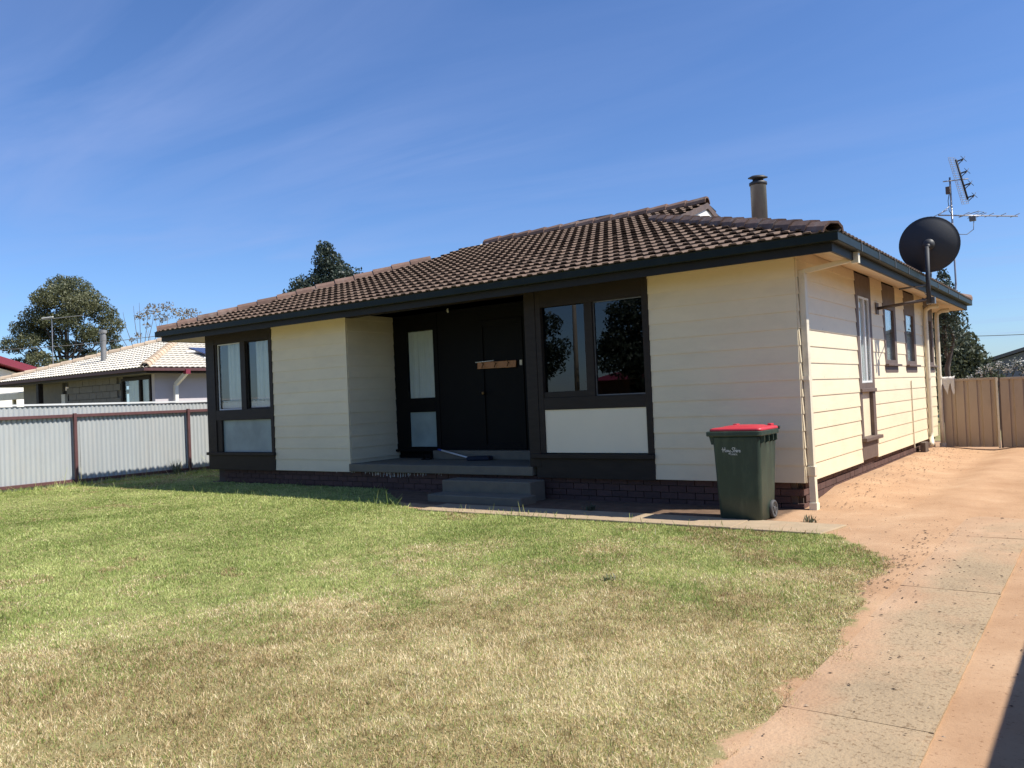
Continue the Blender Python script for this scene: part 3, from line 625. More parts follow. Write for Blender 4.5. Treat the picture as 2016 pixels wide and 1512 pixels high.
# soffit, fascia, gutter
def ring(prof, x0, x1, y0, y1):
    m = MB(); vs = []; n_ = len(prof)
    for o_, z in prof: vs += [(x0 - o_, y0 - o_, z), (x1 + o_, y0 - o_, z), (x1 + o_, y1 + o_, z), (x0 - o_, y1 + o_, z)]
    fs = [(4*i + k, 4*i + (k + 1) % 4, 4*((i + 1) % n_) + (k + 1) % 4, 4*((i + 1) % n_) + k) for i in range(n_) for k in range(4)]
    return m.add(vs, fs)
FX0, FX1, FY0, FY1 = -12.25, 0.575, -0.575, 9.70
ring([(0, 2.86), (0, 3.015), (-0.03, 3.015), (-0.03, 2.86)], FX0, FX1, FY0, FY1).build('fascia', fascia_m, house)
ring([(0.003, 2.955), (0.082, 2.955), (0.088, 2.965), (0.088, 3.045), (0.094, 3.055), (0.086, 3.06), (0.080, 3.05), (0.080, 2.963), (0.003, 2.963)], FX0, FX1, FY0, FY1).build('gutter', gutter_m, house)
for y in (0.35, 1.25, 2.2, 3.1, 4.6, 5.6, 6.7, 7.9):
    MB().box(0.6632, 0.6695, y, y + 0.022, 2.957, 3.062).build('gutter_bracket', steel_m, house)
# raked soffit sheets under the eave
sf = MB(); w0 = 0.0
sf.add([(FX0 + 0.032, FY0 + 0.032, 2.868), (FX1 - 0.032, FY0 + 0.032, 2.868), (0.02, 0.02, 3.052), (-11.64, 0.02, 3.052)], [(0, 1, 2, 3)])
sf.add([(FX1 - 0.032, FY0 + 0.032, 2.868), (FX1 - 0.032, FY1 - 0.032, 2.868), (0.02, 9.12, 3.052), (0.02, 0.02, 3.052)], [(0, 1, 2, 3)])
sf.add([(FX0 + 0.032, FY0 + 0.032, 2.868), (-11.64, 0.02, 3.052), (-11.64, 9.12, 3.052), (FX0 + 0.032, FY1 - 0.032, 2.868)], [(0, 1, 2, 3)])
sf.add([(FX0 + 0.032, FY1 - 0.032, 2.868), (-11.64, 9.12, 3.052), (0.02, 9.12, 3.052), (FX1 - 0.032, FY1 - 0.032, 2.868)], [(0, 1, 2, 3)])
sf.build('soffit', soffit_m, house, fix=False)
vent = MB()
for y in (1.9, 2.1, 3.9, 4.2): vent.box(0.10, 0.16, y, y + 0.02, 3.005, 3.012)
# roof deck
XG0, XG1 = -8.45, -2.87       # verges of the gablets
XW0, XW1 = -8.10, -3.34; XGW = -2.912
def zf(y): return ZE + SLP*(y - YF)
deck = MB(); sR = XR - XW1; sL = XG0 - XL
P = lambda x, y: (x, y, ZE + SLP*min(y - YF, YB - y, 99))
def F(x, y): return (x, y, ZE + SLP*(y - YF))
def Bk(x, y): return (x, y, ZE + SLP*(YB - y))
deck.add([F(XL, YF), F(XR, YF), F(XW1, YF + sR), F(XG1, YF + sR), F(XG1, YR), F(XG0, YR), F(XG0, YF + sL)], [(0, 1, 2, 3, 4, 5, 6)])
deck.add([Bk(XL, YB), Bk(XG0, YB - sL), Bk(XG0, YR), Bk(XG1, YR), Bk(XG1, YB - sR), Bk(XW1, YB - sR), Bk(XR, YB)], [(0, 1, 2, 3, 4, 5, 6)])
deck.add([(XR, YF, ZE), (XR, YB, ZE), (XW1, YB - sR, ZE + SLP*sR), (XW1, YF + sR, ZE + SLP*sR)], [(0, 1, 2, 3)])
deck.add([(XL, YF, ZE), (XG0, YF + sL, ZE + SLP*sL), (XG0, YB - sL, ZE + SLP*sL), (XL, YB, ZE)], [(0, 1, 2, 3)])
roof = deck.build('roof', brown, house, fix=False)
# roof tile : two trapezoid rolls, thick lower edge
TW, GA = 0.33, 0.32
prof = []
for k in (0, 1):
    o_ = k*TW/2; prof += [(o_ + 0.0, 0.0), (o_ + 0.040, 0.0), (o_ + 0.058, 0.020), (o_ + 0.132, 0.020), (o_ + 0.150, 0.0)]
prof.append((TW, 0.0))
def tile_geo():
    vs = []; n_ = len(prof)
    for (x, h_) in prof: vs.append((x, 0.0, h_ + 0.050))
    for (x, h_) in prof: vs.append((x, GA + 0.05, h_ + 0.006))
    for (x, h_) in prof: vs.append((x, 0.004, h_ + 0.050 - 0.020))
    fs = [(i, i + 1, n_ + i + 1, n_ + i) for i in range(n_ - 1)] + [(2*n_ + i, 2*n_ + i + 1, i + 1, i) for i in range(n_ - 1)]
    fs += [(0, n_, 2*n_), (n_ - 1, 3*n_ - 1, 2*n_ - 1)]
    return vs, fs
tv, tf = tile_geo()
tme = bpy.data.meshes.new('tile'); tme.from_pydata(tv, [], tf); tme.update()
def slope_tiles(org, ex, inward, width, run, lo, hi, slp=SLP, tw=TW, ga=GA):
    """tile frames on a slope; lo/hi(v) give the allowed x-range at plan distance v from the eave"""
    ex = Vector(ex); th = math.atan(slp); iv = Vector(inward); ev = iv*math.cos(th) + Vector((0, 0, math.sin(th))); en = ex.cross(ev)
    out = []; rows = int(run/(ga*math.cos(th))) + 1
    for rI in range(rows):
        v = rI*ga*math.cos(th) - 0.03
        xx = -(0.0 if rI % 1 == 0 else tw/2)
        k = 0
        while xx + k*tw < width:
            x = xx + k*tw; k += 1
            vm = max(v + ga*math.cos(th)*0.5, 0); a, c_ = lo(vm), hi(vm)
            if v + 0.1 > run: continue
            if x + tw < a or x > c_: continue
            p = Vector(org) + ex*x + iv*v + Vector((0, 0, slp*v))
            M_ = Matrix(((ex.x, ev.x, en.x, p.x), (ex.y, ev.y, en.y, p.y), (ex.z, ev.z, en.z, p.z), (0, 0, 0, 1)))
            out.append((M_, x, v, (x >= lo(v + ga) - 0.001 and x + tw <= hi(v + ga) + 0.001 and v + ga*math.cos(th) <= run)))
    return out
def joined(m, M_, x0, lo, hi, v0, slp=SLP, run=99, tvv=None):
    vs = []; cth = math.cos(math.atan(slp))
    for (x, y, z) in (tvv or tv):
        v = v0 + y*cth
        if v > run: y = max((run - v0)/cth, 0); v = run
        gx_ = min(max(x0 + x, lo(max(v, 0))), hi(max(v, 0))); vs.append(M_ @ Vector((gx_ - x0, y, z)))
    m.add(vs, tf)
Wd = XR - XL
def loF(v): return max(0, v) if v < sL else XG0 - XL
def hiF(v): return Wd - max(0, v) if v < sR else XG1 - XL
ft = slope_tiles((XL, YF, ZE), (1, 0, 0), (0, 1, 0), Wd, YR - YF, loF, hiF)
whole = [q for q in ft if q[3]]; cut = [q for q in ft if not q[3]]
whole.sort(key=lambda q: (q[0].translation - CAM).length)
for q in whole[:300]: 
    J = Matrix.Translation((0, 0, random.uniform(-0.002, 0.003))) @ q[0] @ Matrix.Rotation(random.uniform(-0.006, 0.006), 4, 'Z')
    link('tile', tme, tile_m, roof, J)
rm = MB()
for q in whole[300:] + cut: joined(rm, q[0], q[1], loF, hiF, q[2], run=YR - YF)
Dp = YB - YF
for org, ex, inw, wd, lo, hi, run in (
        ((XR, YF, ZE), (0, 1, 0), (-1, 0, 0), Dp, lambda v: max(0, v), lambda v: Dp - max(0, v), sR),
        ((XL, YB, ZE), (0, -1, 0), (1, 0, 0), Dp, lambda v: max(0, v), lambda v: Dp - max(0, v), sL),
        ((XR, YB, ZE), (-1, 0, 0), (0, -1, 0), Wd, lambda v: max(0, v) if v < sR else XR - XG1, lambda v: Wd - max(0, v) if v < sL else Wd - (XG0 - XL), YR - YF)):
    for q in slope_tiles(org, ex, inw, wd, run, lo, hi): joined(rm, q[0], q[1], lo, hi, q[2], run=run)
tag(rm.build('tile_rest', tile_m, roof, fix=False), kind='stuff')
# ridge caps
capv = []
cp_ = [(-0.125, -0.045), (-0.105, 0.02), (-0.05, 0.075), (0.05, 0.075), (0.105, 0.02), (0.125, -0.045)]
CLn = 0.43
for y, s_, dz in ((0, 1.0, 0.022), (CLn, 0.92, 0.0)):
    for x, z in cp_: capv.append((x*s_, y, z*s_ + dz))
for x, z in cp_: capv.append((x*0.86, 0.0, z*0.80 + 0.010))
capf = [(i, i + 1, 7 + i, 6 + i) for i in range(5)] + [(12 + i, 13 + i, i + 1, i) for i in range(5)]
cme = bpy.data.meshes.new('ridge_cap'); cme.from_pydata(capv, [], capf); cme.update()
def caps(p0, p1, up0=0.05, material=None, parent=None, me=None, name='ridge_cap', step=0.40):
    p0 = Vector(p0); p1 = Vector(p1); d = (p1 - p0); Ln = d.length; d.normalize(); x = d.cross(Vector((0, 0, 1))).normalized(); z = x.cross(d); n_ = int(round(Ln/step)); st = Ln/n_
    for i in range(n_):
        p = p0 + d*(st*i) + z*up0
        M_ = Matrix(((x.x, d.x, z.x, p.x), (x.y, d.y, z.y, p.y), (x.z, d.z, z.z, p.z), (0, 0, 0, 1))) @ Matrix.Rotation(random.uniform(-0.02, 0.02), 4, 'Y') @ Matrix.Rotation(random.uniform(-0.01, 0.01), 4, 'Z')
        link(name, me or cme, material or cap_m, parent or roof, M_)
caps((XR - 0.02, YF + 0.02, ZE), (XW1 - 0.05, YF + sR + 0.05, ZE + SLP*sR))
caps((XL + 0.02, YF + 0.02, ZE), (XG0, YF + sL, ZE + SLP*sL))
caps((XR - 0.02, YB - 0.02, ZE), (XW1 - 0.05, YB - sR - 0.05, ZE + SLP*sR))
caps((XG1, YR, zf(YR)), (-7.96, YR, zf(YR)), 0.045)
# gablets
for xw, xv, sg in ((XGW, XG1, 1), (XW0, XG0, -1)):
    yb = YF + (sR if sg > 0 else sL); zb_ = zf(yb) - 0.10; za = zf(YR)
    gb = MB().prism([(yb, zb_), (YR, za - 0.06), (2*YR - yb, zb_)], 0, xw - 0.05, xw).build('gable', whitewall, house)
    for k in range(3):
        z0 = zb_ + 0.02 + 0.2*k; hw = (za - z0 - 0.07)/SLP; hw2 = max((za - z0 - 0.255)/SLP, 0.02)
        if hw < 0.1: break
        xo = xw + sg*0.001
        MB().prism([(YR - hw, z0), (YR + hw, z0), (YR + hw2, z0 + 0.185), (YR - hw2, z0 + 0.185)], 0, xo, xo + sg*0.012).build('weatherboard', whitewall, gb)
    for s2 in (-1, 1):
        ye = yb if s2 < 0 else 2*YR - yb
        a = [(ye, zf(yb) + 0.03), (YR, za + 0.03), (YR, za - 0.075), (ye, zf(yb) - 0.075)]
        MB().prism(a, 0, xv - sg*0.03, xv + sg*0.004).build('barge_board', brownl, gb)
        sofv = [(xw, ye, zf(yb) - 0.012), (xv - sg*0.03, ye, zf(yb) - 0.012), (xv - sg*0.03, YR, za - 0.012), (xw, YR, za - 0.012)]
        MB().add(sofv, [(0, 1, 2, 3)]).build('verge_lining', brownl, gb, fix=False)

# flue
fl = MB().lathe((-1.89, 4.45, 3.9), (0, 0, 1), [(0.135, 0), (0.135, 1.08), (0.138, 1.083), (0.138, 1.10)], 28).build('flue', flue_m, house, smooth=False)
for p in fl.data.polygons: p.use_smooth = len(p.vertices) == 4
MB().lathe((-1.89, 4.45, 4.955), (0, 0, 1), [(0.136, 0), (0.152, 0.01), (0.152, 0.05), (0.11, 0.075), (0.09, 0.08), (0.09, 0.115)], 28).build('flue_collar', soot_m, fl, smooth=True)
MB().lathe((-1.89, 4.45, 5.085), (0.08, -0.1, 1), [(0.05, -0.03), (0.165, 0.0), (0.168, 0.012), (0.10, 0.045), (0.02, 0.052)], 28).build('flue_cowl', soot_m, fl, smooth=True)
# low dark unit on the back slope behind the ridge
ru = MB().box(-5.95, -5.05, 4.95, 5.7, 4.60, 5.085)
ru = ru.build('roof_unit', dish_m, house, bevel=0.05); tag(ru, 'low dark unit on the back slope showing over the ridge')
MB().lathe((-4.98, 5.25, 4.55), (0, 0, 1), [(0.20, 0), (0.20, 0.50), (0.15, 0.555), (0.06, 0.575)], 20).build('vent_dome', steel_m, ru, smooth=True)

# downpipes
def rect_pipe(m, pts, a=0.05, b_=0.035):
    for p, q in zip(pts[:-1], pts[1:]):
        p = Vector(p); q = Vector(q); d = (q - p).normalized(); up = Vector((0, 0, 1)) if abs(d.z) < 0.8 else Vector((0, 1, 0)); x = d.cross(up).normalized(); y = d.cross(x)
        vs = [e + x*sx*b_ + y*sy*a for e in (p, q) for sx, sy in ((-1, -1), (1, -1), (1, 1), (-1, 1))]
        m.add(vs, [(0, 1, 2, 3), (7, 6, 5, 4), (0, 4, 5, 1), (1, 5, 6, 2), (2, 6, 7, 3), (3, 7, 4, 0)])
    return m
dp = MB(); rect_pipe(dp, [(0.055, 0.10, 2.79), (0.055, 0.10, 0.42)], 0.048, 0.036)
dpo = dp.build('downpipe', cream_trim, house, bevel=0.006)
d2 = MB(); rect_pipe(d2, [(0.055, 0.105, 2.77), (0.52, 0.34, 2.87)], 0.026, 0.046); d2.build('pipe_elbow', cream_trim, dpo)
rect_pipe(MB(), [(0.59, 0.36, 2.83), (0.59, 0.36, 2.965)], 0.04, 0.04).build('outlet', cream_trim, dpo)
rect_pipe(MB(), [(0.062, 0.09, 0.50), (0.062, 0.09, 0.39)], 0.056, 0.045).build('pipe_collar', cream_trim, dpo, bevel=0.004)
rect_pipe(MB(), [(0.060, 0.09, 0.40), (0.075, 0.06, 0.06)], 0.045, 0.034).build('pipe_foot', cream_trim, dpo)
rect_pipe(MB(), [(0.075, 0.06, 0.08), (0.075, 0.05, -0.02)], 0.056, 0.045).build('drain_socket', cream_flat, dpo, bevel=0.006)
rect_pipe(MB(), [(0.035, 0.10, 1.55), (0.035, 0.10, 1.50)], 0.07, 0.055).build('strap', cream_trim, dpo)
def side_pipe(y, zt, foot):
    o = MB().tube([(0.30, y - 0.02, 2.86), (0.16, y, 2.86), (0.075, y, 2.80), (0.065, y, 2.66), (0.065, y, 0.45)] + foot, 0.043, 12).build('downpipe', cream_trim, house, smooth=True)
    MB().tube([(0.065, y, 1.52), (0.065, y, 1.47)], 0.052, 12).build('strap', cream_trim, o)
    return o
side_pipe(7.93, 2.8, [(0.065, 7.93, 0.34), (0.10, 7.75, 0.28), (0.16, 7.35, 0.24)])
o = side_pipe(9.22, 2.8, [(0.065, 9.22, 0.12)]); MB().tube([(0.065, 9.22, 0.14), (0.065, 9.22, -0.02)], 0.062, 12).build('drain_socket', cream_trim, o)
MB().tube([(0.03, 6.42, 1.45), (0.03, 6.42, 0.25)], 0.011, 8).build('conduit', cream_trim, house)
# small tap box at the base
MB().box(0.02, 0.11, 7.0, 7.3, 0.10, 0.30).build('meter_box', steeld_m, house, bevel=0.01)

# ------------------------------------------------------------------ coat rack, broom, pot
rack = thing('coat_rack', 'orange pine coat rack with three hooks hung beside the door', 'coat rack', (-5.22, 1.10, 1.95))
MB().prism([(-5.625, 1.955), (-4.835, 1.945), (-4.825, 2.055), (-5.615, 2.065)], 1, 1.082, 1.104).build('board', wood_m, rack, bevel=0.004)
for x in (-5.49, -5.23, -4.97):
    MB().tube([(x, 1.08, 2.03), (x, 1.05, 2.0), (x, 1.035, 1.965), (x, 1.03, 1.975)], 0.007, 8).tube([(x, 1.08, 2.03), (x, 1.045, 2.045), (x, 1.03, 2.065)], 0.006, 8).build('hook', brass_m, rack, smooth=True)
MB().tube([(-5.64, 1.06, 2.066), (-5.26, 1.06, 2.076)], 0.008, 8).build('rod', white_m, rack, smooth=True)
broom = thing('broom', 'white handled broom with a navy brush lying on the porch', 'broom', (-5.6, 0.95, 0.46))
hd0, hd1 = Vector((-6.43, 0.93, 0.625)), Vector((-5.62, 0.80, 0.49))
MB().tube([hd0.lerp(hd1, 0.10), hd1], 0.014, 10).build('handle', white_m, broom, smooth=True)
MB().tube([hd0, hd0.lerp(hd1, 0.105)], 0.017, 10).build('grip', blue_m, broom, smooth=True)
MB().prism([(-5.64, 0.70), (-5.28, 0.83), (-5.26, 0.93), (-5.32, 0.96), (-5.62, 0.88)], 2, 0.454, 0.525).build('brush', navy_m, broom, bevel=0.02)
pot = thing('boot_scraper', 'small black metal boot scraper standing beside the porch window', 'boot scraper', (-6.66, 0.90, 0.454))
MB().box(-6.76, -6.56, 0.84, 0.96, 0.454, 0.466).build('base', black_door, pot, bevel=0.004)
MB().box(-6.75, -6.735, 0.88, 0.92, 0.466, 0.56).box(-6.585, -6.57, 0.88, 0.92, 0.466, 0.56).box(-6.735, -6.585, 0.895, 0.905, 0.50, 0.545).build('blade', black_door, pot)

# ------------------------------------------------------------------ wheelie bin
bn_ = thing('wheelie_bin', 'green wheelie bin with red lid and white lettering standing by the path', 'bin', (-0.41, -0.82, 0))
def rrect(x0, x1, y0, y1, r_c, z, n_=5):
    out = []
    for cx_, cy_, a0 in ((x1 - r_c, y1 - r_c, 0), (x0 + r_c, y1 - r_c, 90), (x0 + r_c, y0 + r_c, 180), (x1 - r_c, y0 + r_c, 270)):
        for k in range(n_ + 1):
            an = math.radians(a0 + 90*k/n_); out.append((cx_ + r_c*math.cos(an), cy_ + r_c*math.sin(an), z))
    return out
def loft(secs, capb=True, capt=True):
    m = MB(); n_ = len(secs[0]); vs = [p for s_ in secs for p in s_]
    fs = [(i*n_ + k, i*n_ + (k + 1) % n_, (i + 1)*n_ + (k + 1) % n_, (i + 1)*n_ + k) for i in range(len(secs) - 1) for k in range(n_)]
    if capb: fs.append(tuple(range(n_ - 1, -1, -1)))
    if capt: fs.append(tuple(range((len(secs) - 1)*n_, len(secs)*n_)))
    return m.add(vs, fs)
BX0, BX1, BY0, BY1 = -0.635, -0.165, -1.055, -0.60
def sec(z, t_, dr=0.05, ins=0.0):
    return rrect(BX0 - 0.035*t_ + ins, BX1 + 0.030*t_ - ins, BY0 - 0.03*t_ + ins, BY1 + 0.09*t_ - ins, dr, z)
body = loft([sec(0.002, 0.0, 0.05, 0.012), sec(0.016, 0.0, 0.055), sec(0.30, 0.32), sec(0.60, 0.65), sec(0.90, 0.97), sec(0.928, 1.0)])
body = body.build('body', bin_m, bn_, smooth=True)
rim = loft([rrect(BX0 - 0.085, BX1 + 0.058, BY0 - 0.075, BY1 + 0.10, 0.05, 0.925), rrect(BX0 - 0.090, BX1 + 0.062, BY0 - 0.08, BY1 + 0.105, 0.05, 0.935), rrect(BX0 - 0.090, BX1 + 0.062, BY0 - 0.08, BY1 + 0.105, 0.05, 0.972), rrect(BX0 - 0.08, BX1 + 0.054, BY0 - 0.07, BY1 + 0.095, 0.05, 0.978)])
rim.build('rim', bin_m, bn_, bevel=0.0)
lid = loft([rrect(BX0 - 0.055, BX1 + 0.055, BY0 - 0.05, BY1 + 0.10, 0.05, 0.979), rrect(BX0 - 0.06, BX1 + 0.058, BY0 - 0.055, BY1 + 0.10, 0.05, 0.985), rrect(BX0 - 0.055, BX1 + 0.055, BY0 - 0.05, BY1 + 0.095, 0.05, 1.004), rrect(BX0 - 0.03, BX1 + 0.045, BY0 - 0.02, BY1 + 0.07, 0.06, 1.012), rrect(BX0 + 0.03, BX1 - 0.02, BY0 + 0.04, BY1 + 0.02, 0.08, 1.015), rrect(BX0 + 0.06, BX1 - 0.05, BY0 + 0.07, BY1 - 0.01, 0.08, 1.027), rrect(BX0 + 0.12, BX1 - 0.10, BY0 + 0.13, BY1 - 0.05, 0.08, 1.031)])
lid.build('lid', lid_m, bn_, smooth=True)
hm = MB().tube([(BX0 - 0.02, BY1 + 0.14, 0.985), (BX1 + 0.05, BY1 + 0.14, 0.985)], 0.018, 10)
for x in (BX0 + 0.0, BX1 + 0.0): hm.box(x - 0.02, x + 0.02, BY1 + 0.08, BY1 + 0.15, 0.955, 0.995)
hm.build('handle', bin_m, bn_)
hg = MB()
hg.box(BX1 - 0.05, BX1 - 0.005, BY1 + 0.02, BY1 + 0.12, 1.005, 1.035).box(BX0 + 0.02, BX0 + 0.07, BY1 + 0.02, BY1 + 0.12, 1.005, 1.035)
hg.build('lid_hinge', lid_m, bn_, bevel=0.008)
for y in (BY0 + 0.02, BY0 + 0.16, BY0 + 0.30, BY0 + 0.42):
    MB().prism([(BX1 + 0.026, 0.84), (BX1 + 0.07, 0.86), (BX1 + 0.07, 0.925), (BX1 + 0.026, 0.925)], 1, y, y + 0.018).build('comb_rib', bin_m, bn_)
    MB().prism([(BX0 - 0.031, 0.83), (BX0 - 0.031, 0.925), (BX0 - 0.085, 0.925), (BX0 - 0.06, 0.83)], 1, y, y + 0.018).build('comb_rib', bin_m, bn_)
for sgn, x in ((1, BX1 + 0.010), (-1, BX0 - 0.010)):
    wh = MB().lathe((x - sgn*0.0, -0.70, 0.10), (sgn, 0, 0), [(0.05, -0.032), (0.088, -0.030), (0.099, -0.018), (0.10, 0.0), (0.099, 0.018), (0.090, 0.026), (0.072, 0.024), (0.068, 0.014), (0.030, 0.010), (0.026, 0.024), (0.012, 0.026)], 28).build('wheel', rubber_m, bn_, smooth=True)
    sp_ = MB()
    for k in range(5):
        an = 2*math.pi*k/5; c_, s_ = math.cos(an), math.sin(an)
        sp_.tube([(x + sgn*0.016, -0.70 + 0.024*c_, 0.10 + 0.024*s_), (x + sgn*0.016, -0.70 + 0.072*c_, 0.10 + 0.072*s_)], 0.007, 6)
    sp_.build('spokes', rubber_m, wh)
MB().tube([(BX0, -0.70, 0.10), (BX1, -0.70, 0.10)], 0.012, 8).build('axle', steel_m, bn_)
# lettering on the front face (plane of the front wall at that height)
def front_y(z): t_ = z/0.93; return BY0 - 0.03*t_ - 0.0025
strokes = {
 'H': [[(0.02, 0.95), (0.10, 0.5), (0.06, 0.0)], [(-0.18, 0.52), (0.2, 0.46), (0.62, 0.58)], [(0.55, 1.0), (0.52, 0.4), (0.56, 0.02), (0.70, 0.12)]],
 'a': [[(0.42, 0.40), (0.15, 0.42), (0.02, 0.2), (0.12, 0.02), (0.32, 0.10), (0.44, 0.42), (0.42, 0.10), (0.55, 0.05)]],
 'y': [[(0.02, 0.42), (0.05, 0.12), (0.22, 0.05), (0.40, 0.42)], [(0.42, 0.42), (0.36, -0.2), (0.16, -0.45), (0.02, -0.3)]],
 'S': [[(0.62, 0.88), (0.36, 1.0), (0.12, 0.8), (0.24, 0.58), (0.46, 0.40), (0.44, 0.12), (0.16, 0.0), (-0.06, 0.12)]],
 'h': [[(0.10, 0.98), (0.06, 0.5), (0.02, 0.0)], [(0.04, 0.25), (0.22, 0.44), (0.34, 0.34), (0.32, 0.02), (0.44, 0.08)]],
 'i': [[(0.06, 0.42), (0.04, 0.04), (0.14, 0.04)], [(0.08, 0.62), (0.10, 0.66)]],
 'r': [[(0.04, 0.42), (0.03, 0.0)], [(0.03, 0.25), (0.16, 0.42), (0.30, 0.40)]],
 'e': [[(0.04, 0.22), (0.34, 0.28), (0.24, 0.44), (0.06, 0.36), (0.02, 0.12), (0.18, 0.0), (0.42, 0.10)]],
 'C': [[(0.42, 0.9), (0.22, 1), (0.04, 0.7), (0.04, 0.3), (0.22, 0), (0.42, 0.1)]], 'O': [[(0.25, 1), (0.04, 0.7), (0.04, 0.3), (0.25, 0), (0.46, 0.3), (0.46, 0.7), (0.25, 1)]],
 'U': [[(0.05, 1), (0.05, 0.2), (0.25, 0), (0.42, 0.2), (0.42, 1)]], 'N': [[(0.05, 0), (0.05, 1), (0.42, 0), (0.42, 1)]], 'I': [[(0.1, 0), (0.1, 1)]], 'L': [[(0.05, 1), (0.05, 0), (0.38, 0)]]}
lt = MB()
def write(word, adv, x, z, size, wd):
    for ch, ad in zip(word, adv):
        for st in strokes.get(ch, []):
            pts = []
            for (px, pz), (qx, qz) in zip(st[:-1], st[1:]):
                for k in range(3): pts.append((px + (qx - px)*k/3, pz + (qz - pz)*k/3))
            pts.append(st[-1])
            for (px, pz), (qx, qz) in zip(pts[:-1], pts[1:]):
                a = Vector((x + px*size, 0, z + pz*size)); c_ = Vector((x + qx*size, 0, z + qz*size)); d = (c_ - a); Ln = d.length
                if Ln < 1e-6: continue
                d.normalize(); nrm = Vector((-d.z, 0, d.x))*wd; a = a - d*wd*0.5; c_ = c_ + d*wd*0.5
                q = [a - nrm, c_ - nrm, c_ + nrm, a + nrm]
                lt.add([(v.x, front_y(v.z), v.z) for v in q], [(0, 1, 2, 3)])
        x += ad*size
write('Hay Shire', [0.75, 0.55, 0.48, 0.25, 0.66, 0.42, 0.2, 0.32, 0.4], -0.548, 0.752, 0.050, 0.0030)
write('COUNCIL', [0.78, 0.80, 0.76, 0.76, 0.74, 0.46, 0.5], -0.462, 0.720, 0.0165, 0.0014)
lt.build('lettering', letter_m, bn_, fix=False)

# ------------------------------------------------------------------ satellite dish on its bracket
ds = thing('satellite_dish', 'large dark grey satellite dish on a steel arm bolted to the side wall', 'satellite dish', (0.05, 4.03, 2.5))
MB().box(0.024, 0.034, 3.93, 4.11, 2.50, 2.68).build('wall_plate', steeld_m, ds, bevel=0.003)
MB().tube([(0.034, 4.02, 2.59), (0.757, 4.05, 2.66)], 0.024, 12).build('arm', steeld_m, ds, smooth=True)
MB().tube([(0.757, 4.05, 2.60), (0.757, 4.05, 2.95), (0.762, 4.07, 3.46)], 0.032, 14).build('mast', dish_m, ds, smooth=True)
MB().tube([(0.35, 4.04, 2.86), (0.757, 4.05, 2.88)], 0.014, 8).build('stay', steel_m, ds, smooth=True)
axd = Vector((-0.10, 0.985, 0.13)).normalized(); dc = Vector((0.765, 4.27, 3.515))
pf = []; Rd = 0.412
for k in range(11): rr = Rd*k/10; pf.append((max(rr, 0.001), 0.13*(rr/Rd)**2 - 0.13))
pf2 = pf + [(Rd + 0.012, 0.0), (Rd + 0.012, 0.012), (Rd, 0.014)] + [(max(Rd*k/10, 0.001), 0.13*(k/10)**2 - 0.118) for k in range(10, -1, -1)]
dsh = MB().lathe(dc, axd, pf2, 48, close=False).build('reflector', dish_m, ds, smooth=True)
bk_ = dc + axd*-0.13
MB().lathe(bk_, -axd, [(0.085, -0.01), (0.085, 0.03), (0.045, 0.05), (0.03, 0.06)], 16).build('hub', soot_m, ds, smooth=True)
MB().tube([bk_ - axd*0.03, (0.762, 4.07, 3.44)], 0.035, 10).build('mount', soot_m, ds, smooth=True)
fe = dc + axd*0.55 + Vector((0, 0, 0.02))
MB().tube([dc + Vector((0, 0, -0.5)), dc + axd*0.35 + Vector((0, 0, -0.3)), fe], 0.012, 8).build('feed_arm', steel_m, ds, smooth=True)
MB().lathe(fe, -axd, [(0.03, -0.08), (0.03, 0.0), (0.045, 0.04)], 12).build('feed_horn', white_m, ds, smooth=True)
MB().box(0.70, 0.82, 4.14, 4.26, 2.60, 2.70).tube([(0.757, 4.05, 2.66), (0.70, 4.3, 2.74), (0.6, 4.7, 2.82)], 0.01, 6).build('clamp', steel_m, ds)

# ------------------------------------------------------------------ television antenna on a mast
an = thing('tv_antenna', 'television antenna with long boom and tilted grid panel on a thin mast', 'antenna', (0.58, 7.95, 3.0))
MB().tube([(0.40, 7.6, 2.93), (0.52, 7.8, 2.97), (0.60, 7.98, 3.06), (0.615, 8.0, 3.25), (0.605, 8.0, 5.30)], 0.017, 10).build('mast', alum_m, an, smooth=True)
bd = Vector((0.65, 0.757, 0)); pe = Vector((0.757, -0.65, 0)); bo = Vector((0.605, 8.0, 4.57))
boom = MB().tube([bo - bd*0.30, bo + bd*1.52], 0.013, 8).build('boom', alum_m, an, smooth=True)
for s_, hl in ((-0.28, 0.5), (0.28, 0.33), (0.50, 0.31), (0.68, 0.30), (0.86, 0.28), (1.14, 0.28), (1.46, 0.27)):
    c_ = bo + bd*s_; up = Vector((0, 0, 0.0)); k = 0.42
    MB().tube([c_ - pe*hl*k, c_ + pe*hl*k + Vector((0, 0, 0.10*hl))], 0.006, 6).build('element', alum_m, an, smooth=True)
MB().tube([bo - bd*0.30, bo + bd*0.0 + Vector((0, 0, 0.20))], 0.008, 6).build('brace', alum_m, an)
MB().tube([bo + bd*0.3 - pe*0.15, bo + bd*0.62 + Vector((0, 0, 0.09)), bo + bd*0.75 + Vector((0, 0, 0.07)), bo + bd*0.45 - pe*0.1 + Vector((0, 0, -0.03))], 0.008, 6).box(bo.x + 0.25, bo.x + 0.36, bo.y + 0.33, bo.y + 0.42, bo.z - 0.10, bo.z - 0.02).build('dipole', steel_m, an)
cab = [Vector((0.93, 8.35, 4.46)), Vector((0.92, 8.33, 4.30)), Vector((0.82, 8.2, 4.20)), Vector((0.70, 8.05, 4.20)), Vector((0.61, 8.0, 4.26))]
MB().tube(cab, 0.007, 6).tube([(0.59, 7.98, 5.02), (0.56, 7.97, 4.85), (0.57, 7.97, 4.66), (0.62, 7.98, 4.56)], 0.007, 6).build('cable', soot_m, an, smooth=True)
MB().box(0.53, 0.60, 7.93, 8.0, 4.98, 5.12).build('amplifier', brownl, an, bevel=0.006)
